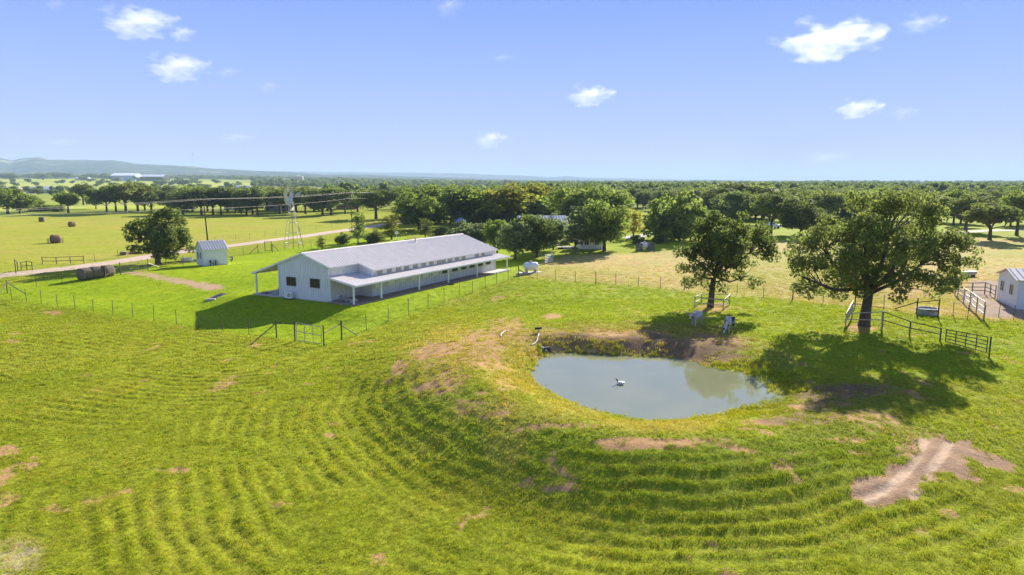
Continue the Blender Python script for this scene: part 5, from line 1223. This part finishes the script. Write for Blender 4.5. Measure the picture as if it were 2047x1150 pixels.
def cow(P, az_, label, mat, graze, s_=1.0):
    t = thing('longhorn_cow', label, 'cow', P, az_, 'longhorn cattle by the pond')
    hz, hx = (.32, 1.52) if graze else (1.12, 1.42)      # head height and reach
    J = [(0, 0, 1.02), (.42, 0, 1.03), (.72, 0, 1.10), (-.40, 0, 1.05), (-.70, 0, 1.10), (-.80, 0, 1.08)]; E_ = [(0, 1), (1, 2), (0, 3), (3, 4), (4, 5)]; Rr_ = [(.45, .37), (.44, .35), (.36, .27), (.44, .35), (.36, .29), (.16, .13)]
    nk = [(1.0, 0, 1.02 if graze else 1.26), (1.24, 0, .68 if graze else 1.28), (hx - .10, 0, hz + .14), (hx + .08, 0, hz - .06), (hx + .20, 0, hz - .22)]
    Rn = [(.19, .17), (.14, .12), (.135, .115), (.105, .095), (.085, .08)]
    b = len(J); J += nk; E_ += [(2, b), (b, b+1), (b+1, b+2), (b+2, b+3), (b+3, b+4)]; Rr_ += Rn
    for sy in (-1, 1):
        b = len(J); st = .06 * sy; J += [(.62 + st, sy * .20, .78), (.60 + st * 2, sy * .21, .46), (.62 + st * 2, sy * .21, .14), (.66 + st * 2, sy * .21, .03)]; E_ += [(2, b), (b, b+1), (b+1, b+2), (b+2, b+3)]; Rr_ += [(.13, .11), (.07, .065), (.05, .05), (.06, .06)]
        b = len(J); J += [(-.62, sy * .21, .78), (-.66 - st, sy * .22, .55), (-.80 - st, sy * .22, .40), (-.76 - st, sy * .22, .12), (-.72 - st, sy * .22, .03)]; E_ += [(4, b), (b, b+1), (b+1, b+2), (b+2, b+3), (b+3, b+4)]; Rr_ += [(.17, .13), (.10, .08), (.065, .06), (.048, .048), (.06, .06)]
    for sy in (-1, 1):   # ears
        b = len(J); J += [(hx - .12, sy * .16, hz + .14), (hx - .14, sy * .29, hz + .11)]; nn_ = 8; E_ += [(nn_, b), (b, b+1)]; Rr_ += [(.045, .03), (.03, .02)]
    body = skin_body('body', J, E_, Rr_, mat, t, 2); body.scale = (s_, s_, s_)
    for sy in (-1, 1):
        mb = MB(); mb.tube([(hx - .12, sy * .07, hz + .24), (hx - .13, sy * .28, hz + .27), (hx - .08, sy * .52, hz + .31), (hx - .02, sy * .68, hz + .44), (hx + .0, sy * .76, hz + .58)], [.05, .048, .038, .024, .008], 8); o = mb.build('horn', HORN, t, True); o.scale = (s_,) * 3
        mb = MB(); mb.lathe([(.004, -.02), (.02, -.01), (.02, .01), (.004, .02)], 8, (hx - .02, sy * .105, hz + .09)); o = mb.build('eye', M['black'], t, True); o.scale = (s_,) * 3
    mb = MB(); mb.tube([(-.84, 0, 1.2), (-.95, .02, 1.0), (-.96, .05, .7), (-.94, .04, .5), (-.95, .04, .36)], [.035, .028, .02, .03, .012], 6); o = mb.build('tail', mat, t, True); o.scale = (s_,) * 3
    mb = MB(); mb.lathe([(.02, hz - .30), (.07, hz - .29), (.078, hz - .25), (.075, hz - .21)], 10, (hx + .21, 0, .02)); o = mb.build('muzzle', simple('muzzle', (.09, .07, .065), .5), t, True); o.scale = (s_,) * 3
    return t
def face(dx, dy): return math.atan2(dy, dx)
P = at(1392, 651); cow(P, face(-.62, -.78), 'white longhorn cow with dark head, the left of the two beside the pond', hide_mat('white_hide', .66, .64, 3.1, head=(1.05, (.06, .045, .04))), False, .88)
P = at(1457, 663); cow(P, face(-.55, -.84), 'black-patched white longhorn with its head down grazing, right of the white cow', hide_mat('patched_hide', .53, .58, 7.7), True, .86)
# the bird on the water
P = onz(1240, 768, ZW); t = thing('duck', 'white duck with a dark head floating in the middle of the pond', 'duck', P, math.radians(172))
dm, n, o = new_mat('duck_plumage'); tcn = nd(n, 'ShaderNodeTexCoord'); sxn = nd(n, 'ShaderNodeSeparateXYZ'); n.links.new(tcn.outputs['Object'], sxn.inputs[0])
pbr(n, o, ramp(n, mathn(n, 'ADD', sxn.outputs['Z'], mathn(n, 'MULTIPLY', sxn.outputs['X'], .35)), [(.24, (.78, .77, .74)), (.28, (.05, .03, .025))]), .7)
skin_body('body', [(0, 0, .05), (.14, 0, .06), (.20, 0, .14), (.19, 0, .24), (.22, 0, .33), (.30, 0, .325), (-.16, 0, .07), (-.30, 0, .13)], [(0, 1), (1, 2), (2, 3), (3, 4), (4, 5), (0, 6), (6, 7)],
          [(.14, .12), (.12, .10), (.065, .06), (.048, .045), (.062, .055), (.045, .04), (.115, .09), (.04, .02)], dm, t, 2)
mb = MB(); mb.add([(.33, -.025, .315), (.33, .025, .315), (.41, .02, .30), (.41, -.02, .30), (.33, -.02, .335), (.33, .02, .335), (.41, .015, .31), (.41, -.015, .31)], [(3,2,1,0),(4,5,6,7),(0,1,5,4),(1,2,6,5),(2,3,7,6),(3,0,4,7)]); mb.build('bill', simple('bill', (.30, .12, .03), .5), t)
for sy in (-1, 1): mb = MB(); mb.tube([(.10, sy * .12, .10), (-.08, sy * .145, .12), (-.28, sy * .06, .14)], [.05, .06, .015], 6); mb.build('wing', M['white'], t, True)
# ------------------------------------------------------------------ buildings
def gable_house(name, label, cat, P, az_, L, W, He, Hr, wallm, roofm, wins=(), over=.3, door=None, group=None, chimney=False):
    """L along local x, W along local y, ridge along x. wins: (side, position, z, w, h)"""
    t = thing(name, label, cat, P, az_, group)
    mb = MB(); mb.box(0, L, 0, .15, -.5, He); mb.build('wall', wallm, t); mb = MB(); mb.box(0, L, W - .15, W, -.5, He); mb.build('wall', wallm, t)
    for x in (0, L - .15):
        mb = MB(); mb.prism([(x + .002, .152, -.5), (x + .002, W - .152, -.5), (x + .002, W - .152, He), (x + .002, W / 2, Hr - .06), (x + .002, .152, He)], (.146, 0, 0)); mb.build('wall', wallm, t)
    sl = (Hr - He) / (W / 2)
    for s_ in (0, 1):
        y0 = -over if s_ == 0 else W + over; z0 = He - sl * over + .03; mb = MB(); ribbed_roof(mb, (-over, y0, z0), (L + over, y0, z0), (-over, W / 2, Hr + .03), (L + over, W / 2, Hr + .03), max(.6, L / 20), rib=.05, wid=.05); rf = mb.build('roof', roofm, t)
    if chimney: mb = MB(); mb.box(L * .3, L * .3 + .7, W * .45, W * .45 + .7, Hr - .8, Hr + .9); mb.build('chimney', M['wood'], rf)
    for (sd_, q, z, w_, h_) in wins:
        x, y, f = {'s': (q, -.002, (0, -1)), 'n': (q, W + .002, (0, 1)), 'w': (-.002, q, (-1, 0)), 'e': (L + .002, q, (1, 0))}[sd_]; window(t, x, y, z, w_, h_, f, 2, frame=M['white'])
    if door:
        sd_, q, w_, h_, dm_ = door; mb = MB()
        if sd_ == 's': mb.box(q - w_/2, q + w_/2, -.05, -.002, 0, h_)
        else: mb.box(-.05, -.002, q - w_/2, q + w_/2, 0, h_)
        mb.build('door', dm_, t)
    return t
WH, PALE = M['siding'], simple('pale_roof', (.66, .63, .60), .6, 0)
BLUEW = simple('blue_grey_wall', (.38, .46, .55), .6); TAN = simple('tan_wall', (.52, .45, .36), .7); BRICK = simple('reddish_wall', (.30, .15, .10), .85); DGREY = simple('opening_shade', (.03, .03, .032), .9)  # DGREY: near-black paint standing in for shade inside open barns
BLUER = simple('blue_roof', (.13, .23, .42), .5)
# white shed cut by the right edge of the photo
A, Bq = at(1991.5, 600), at(2047, 625); d_ = (Bq - A); d_.z = 0; az_ = math.atan2(d_.y, d_.x)
d_.normalize(); A.z = min(A.z, gz(Bq.x, Bq.y)); kk = A.y / FPX; HEv = (600 - 544) * kk
pk = onplane(2018, 537, (A.x, A.y, 0), (-d_.y, d_.x, 0)); pd = (V3(pk) - A).dot(d_); Wd = pd * 2; HRv = pk[2] - A.z
wins_ = []
for (x, y) in ((2004.5, 571), (2022.5, 579)):
    q = onplane(x, y, (A.x, A.y, 0), (-d_.y, d_.x, 0)); wins_.append((Wd - (V3(q) - A).dot(d_), q[2] - A.z))
# local x = ridge direction (away to the right), local y runs back along the gable towards A
tS = gable_house('white_shed', 'white metal shed with two windows cut off by the right edge of the photo', 'shed', A + d_ * Wd, az_ + math.pi / 2, 12, Wd, HEv, HRv, WH, M['roof'], [('w', q, z, 1.0, 1.15) for q, z in wins_])
# the white house among the yard trees
hb = at(1080, 497); hP = V3((hb.x - 3.6, 141, 0))
gable_house('white_house', 'white two-storey house with pale roof half hidden by the yard trees', 'house', hP, .12, 9.8, 9, 4.1, 5.9, M['white'], PALE, [('s', 1.6, 3.2, 1.2, 1.2), ('s', 4.9, 3.2, 1.2, 1.2), ('s', 8.2, 3.2, 1.2, 1.2), ('s', 2.4, 1.4, 1.3, 1.5), ('s', 8.4, 1.4, 1.3, 1.5)], door=('s', 7, 1.0, 2.1, M['bronze']))
hp2 = at(1175, 494); gable_house('porch_wing', 'low white wing showing behind the tree trunks right of the house', 'outbuilding', V3((hp2.x - 2, 131.5, 0)), .1, 4.6, 4, 2.7, 3.9, M['white'], PALE, [('s', 1.2, 1.5, .9, 1.1), ('s', 3.2, 1.5, .9, 1.1)])
P = at(1133, 497); t = thing('deck', 'low grey deck with a step in the shade in front of the house', 'deck', P, .1)
for k in range(12): mb = MB(); mb.box(-1.9, 1.9, -.9 + k * .16, -.76 + k * .16, .3, .36); mb.build('plank', M['concrete'], t)
mb = MB(); mb.box(-1.9, 1.9, -.95, -.905, 0, .29); mb.build('skirt', M['bronze'], t); mb = MB(); mb.box(-.8, .8, -1.3, -.96, 0, .15); mb.build('step', M['concrete'], t)
P = at(921, 462); t = thing('canopy', 'blue pop-up canopy roof showing between the dark yard trees', 'canopy', P, .3)
mb = MB(); mb.add([(-1.5, -1.5, 2.6), (1.5, -1.5, 2.6), (1.5, 1.5, 2.6), (-1.5, 1.5, 2.6), (0, 0, 3.7), (-1.5, -1.5, 2.4), (1.5, -1.5, 2.4), (1.5, 1.5, 2.4), (-1.5, 1.5, 2.4)], [(0, 1, 4), (1, 2, 4), (2, 3, 4), (3, 0, 4), (0, 1, 6, 5), (1, 2, 7, 6), (2, 3, 8, 7), (3, 0, 5, 8)]); mb.build('roof', BLUER, t)
for x in (-1.45, 1.45):
    for y in (-1.45, 1.45): mb = MB(); mb.tube([(x, y, 0), (x, y, 2.5)], .04, 5); mb.build('pole', M['galv'], t)
P = at(793, 486); t = thing('birdhouse', 'small white birdhouse on a post just behind the barn roof ridge', 'birdhouse', P, .2)
mb = MB(); mb.tube([(0, 0, 0), (0, 0, 1.9)], .05, 5); mb.build('post', M['white'], t); mb = MB(); mb.prism([(-.35, -.2, 1.9), (.35, -.2, 1.9), (.35, -.2, 2.3), (0, -.2, 2.6), (-.35, -.2, 2.3)], (0, .4, 0)); mb.build('box', M['white'], t)
bP = at(222, 361.5); print('big barn', bP, at(597.5, 367.5), at(52, 387))
GHS = 'far farm buildings on the left plain'
def far_shed(px, py, L, W, He, Hr, az_, label, wm, rm, door=None, wins=()):
    return gable_house('farm_building', label, 'farm building', at(px, py), az_, L, W, He, Hr, wm, rm, wins, .5, door, GHS)
gable_house('farmhouse', 'pale-roofed farmhouse glimpsed through the grove left of the windmill', 'house', at(530, 421), .1, 11, 9, 2.6, 4.4, M['rail'], PALE, [('s', 3, 1.5, 1.4, 1.3), ('s', 8, 1.5, 1.4, 1.3)])
gable_house('farmhouse', 'reddish brick house with white roof behind the oaks left of the far pole', 'house', at(672, 419), -.1, 10, 9, 2.7, 4.6, BRICK, PALE, [('s', 3, 1.5, 1.4, 1.3), ('s', 8, 1.5, 1.4, 1.3)], chimney=True)
gable_house('farmhouse', 'low white house under the grove oaks behind the left utility pole', 'house', at(448, 420), 0, 9, 7, 2.4, 3.4, M['white'], PALE, [('s', 3, 1.5, 1.2, 1.2), ('s', 7, 1.5, 1.2, 1.2)])
gable_house('farmhouse', 'small blue-roofed building showing through the yellowish yard tree', 'house', at(985, 440), .2, 6, 6, 5.2, 7.4, BLUEW, BLUER, [('s', 2, 4.2, .9, 1), ('s', 4.4, 4.2, .9, 1)])
far_shed(52, 387, 34, 16, 5, 8, -.25, 'grey barn with a sloping white roof and dark open end at far left', BLUEW, M['white'], ('s', 9, 6, 3.5, DGREY))  # solid door panel painted near-black as the shade of the open end
far_shed(-12, 384, 30, 12, 4, 6.5, .0, 'low pale barn cut off by the left edge of the photo', M['rail'], PALE)
far_shed(205, 398, 14, 9, 3.2, 7.2, .3, 'grey roofed house standing behind the left part of the grove', M['rail'], PALE)
far_shed(150, 361, 24 * bP.y / FPX, 22, 6, 10, .05, 'long flat tan shed just left of the big far barn', TAN, PALE)
far_shed(221, 361.5, 48 * bP.y / FPX, 50, 10 * bP.y / FPX, 15 * bP.y / FPX, .03, 'big white far barn with a blue-grey gable front on the left plain', BLUEW, M['white'], ('s', 22 * bP.y / FPX, 12, 9, M['siding']))
far_shed(270, 361.5, 57 * bP.y / FPX, 40, 8 * bP.y / FPX, 12.5 * bP.y / FPX, -.02, 'long low far barn with open dark side right of the big white one', DGREY, M['white'])  # closed walls painted near-black as the shade of an open side
far_shed(437, 381, 18, 10, 4, 7, 0, 'small blue-walled building beyond the grove left of the windmill', BLUEW, BLUER)
far_shed(470, 382, 20, 12, 4.5, 7.5, 0, 'small white building beyond the grove just left of the windmill', M['white'], M['white'])
far_shed(557, 367.2, 36, 20, 9, 13, .0, 'pale far barn beside the big tan water tank', TAN, PALE)
P = at(597.5, 367.5); kk = P.y / FPX; t = thing('water_tank', 'big tan cylindrical water tank on the plain beyond the windmill', 'water tank', P, 0); r_ = 9.2 * kk; hh = 14.5 * kk
mb = MB(); mb.lathe([(r_, -3), (r_, hh * .98), (r_ * .99, hh)], 40); mb.build('wall', TAN, t, False); mb = MB(); mb.lathe([(r_ * 1.01, hh), (r_ * .5, hh + r_ * .07), (.3, hh + r_ * .1)], 40); mb.build('roof', PALE, t)
P = V3(onz(397, 364.6, 0)); D_ = 5200; P = V3((D_ * (397 - 1023.5) / FPX, D_, 30)); t = thing('radio_mast', 'thin tall radio mast on the skyline above the left hills', 'mast', P, 0); kk = D_ / FPX
tp = CAM_H + (364 - 309) * kk - 30; mb = MB(); mb.tube([(0, 0, 0), (0, 0, tp)], 1.1, 4); mb.build('mast', M['galv'], t); mb = MB(); mb.lathe([(2.5, tp - 4), (4.5, tp - 2), (4.5, tp + 4), (1, tp + 7)], 8); mb.build('antenna', M['galv'], t)
# pick-up parked in the woods
P = at(1541, 457); t = thing('pickup_truck', 'white pickup truck parked under the oaks between the two pasture oaks', 'pickup truck', P, .15)
mb = MB(); mb.prism([(-2.7, -.9, .45), (2.6, -.9, .45), (2.7, -.9, .75), (2.55, -.9, 1.05), (1.2, -.9, 1.15), (-2.7, -.9, 1.15)], (0, 1.8, 0)); mb.build('body', M['white'], t)
mb = MB(); mb.prism([(-.9, -.8, 1.152), (1.25, -.8, 1.152), (.65, -.75, 1.78), (-.75, -.75, 1.78)], (0, 1.6, 0)); cb = mb.build('cab', M['white'], t)
for sy in (-.815, .802): mb = MB(); mb.box(-.7, .65, sy, sy + .012, 1.25, 1.65); mb.build('window', M['glass'], t)
for x in (-1.7, 1.7):
    for sy in (-.95, .73): mb = MB(); mb.lathe([(.2, 0), (.36, .02), (.38, .1), (.36, .2), (.2, .22)], 14); o = mb.build('wheel', M['black'], t); o.rotation_euler = (-math.pi / 2, 0, 0); o.location = (x, sy, .38)

# ------------------------------------------------------------------ clouds: real puffs of vapour high over the plain
def cloud_mat(name, dens, sc):
    m, n, o = new_mat(name); tcn = nd(n, 'ShaderNodeTexCoord'); f = nd(n, 'ShaderNodeTexNoise'); f.inputs['Scale'].default_value = sc; f.inputs['Detail'].default_value = 4; f.inputs['Roughness'].default_value = .6
    n.links.new(tcn.outputs['Object'], f.inputs['Vector'])
    # local coordinates run -1..1 over the cloud: thin out towards its skin, flat below
    ln = nd(n, 'ShaderNodeVectorMath', operation='LENGTH'); n.links.new(tcn.outputs['Object'], ln.inputs[0])
    e = mathn(n, 'SUBTRACT', mathn(n, 'ADD', mathn(n, 'MULTIPLY', mathn(n, 'SUBTRACT', f.outputs['Fac'], .5), 2.6), .48), mathn(n, 'MULTIPLY', ln.outputs['Value'], .75))
    d = mathn(n, 'MULTIPLY', mathn(n, 'MAXIMUM', mathn(n, 'MINIMUM', mathn(n, 'MULTIPLY', e, 1.2), 1.0), 0.0), dens)
    v = nd(n, 'ShaderNodeVolumePrincipled'); v.inputs['Color'].default_value = (1, 1, 1, 1); v.inputs['Anisotropy'].default_value = .25; n.links.new(d, v.inputs['Density']); n.links.new(v.outputs[0], o.inputs['Volume']); return m
CL1, CL2 = cloud_mat('cumulus', .0055, 1.9), cloud_mat('thin_cloud', .0018, 2.3)
ico = bmesh.new(); bmesh.ops.create_icosphere(ico, subdivisions=3, radius=1.0); cm_ = bpy.data.meshes.new('cloud'); ico.to_mesh(cm_); ico.free(); cm2 = cm_.copy(); cm_.materials.append(CL1); cm2.materials.append(CL2)
GC = 'small fair-weather clouds'
for (x, y, w_, h_, thin, lab) in [(270,43,165,62,0,'largest white cloud at the upper left of the sky'),(362,66,60,32,0,'small white cloud just right of the large upper left one'),(350,133,135,58,0,'white cloud below the large one at upper left'),(454,144,60,22,1,'faint wisp of cloud right of the second upper left cloud'),
    (535,173,50,28,1,'small faint cloud left of centre, right of the faint wisp'),(1178,190,105,46,0,'white cloud at centre of the sky'),(978,278,74,40,0,'small cloud lowest above the yellowish yard trees'),(1655,78,215,82,0,'largest white cloud at the upper right of the sky'),(1842,45,105,40,1,'cloud at the top right corner of the sky'),
    (1715,216,100,42,0,'flat white cloud above the biggest oak'),(1807,225,58,34,1,'small cloud just right of the flat one above the biggest oak'),(895,12,70,40,1,'wispy cloud touching the top edge of the sky'),(120,284,90,16,1,'thin streak of cloud low at the left above the hills'),(1650,314,100,24,1,'thin faint streak of cloud low above the biggest oak'),
    (108,8,50,24,1,'small wisp of cloud in the top left corner'),(470,275,90,22,1,'barely visible wisp low above the left utility pole'),(1002,115,60,12,1,'barely visible streak high over the centre')]:
    D_ = 7000.0; P = onplane(x, y, (0, D_, 0), (0, 1, 0)); kk = D_ / FPX; o = link(bpy.data.objects.new('cloud', cm2 if thin else cm_)); o.location = P; o.scale = (w_ * .54 * kk, w_ * .42 * kk, h_ * .56 * kk)
    tag(o, lab, 'cloud', GC)
# ------------------------------------------------------------------ haze in the air
hm, n, o = new_mat('haze'); v = nd(n, 'ShaderNodeVolumePrincipled'); v.inputs['Color'].default_value = (.50, .66, .90, 1); v.inputs['Density'].default_value = .00012; v.inputs['Anisotropy'].default_value = 0.0; n.links.new(v.outputs[0], o.inputs['Volume'])
mb = MB(); mb.box(-27500, 27500, -4500, 27500, -8, 330); hz_ = mb.build('haze', hm); tag(hz_, kind='stuff')
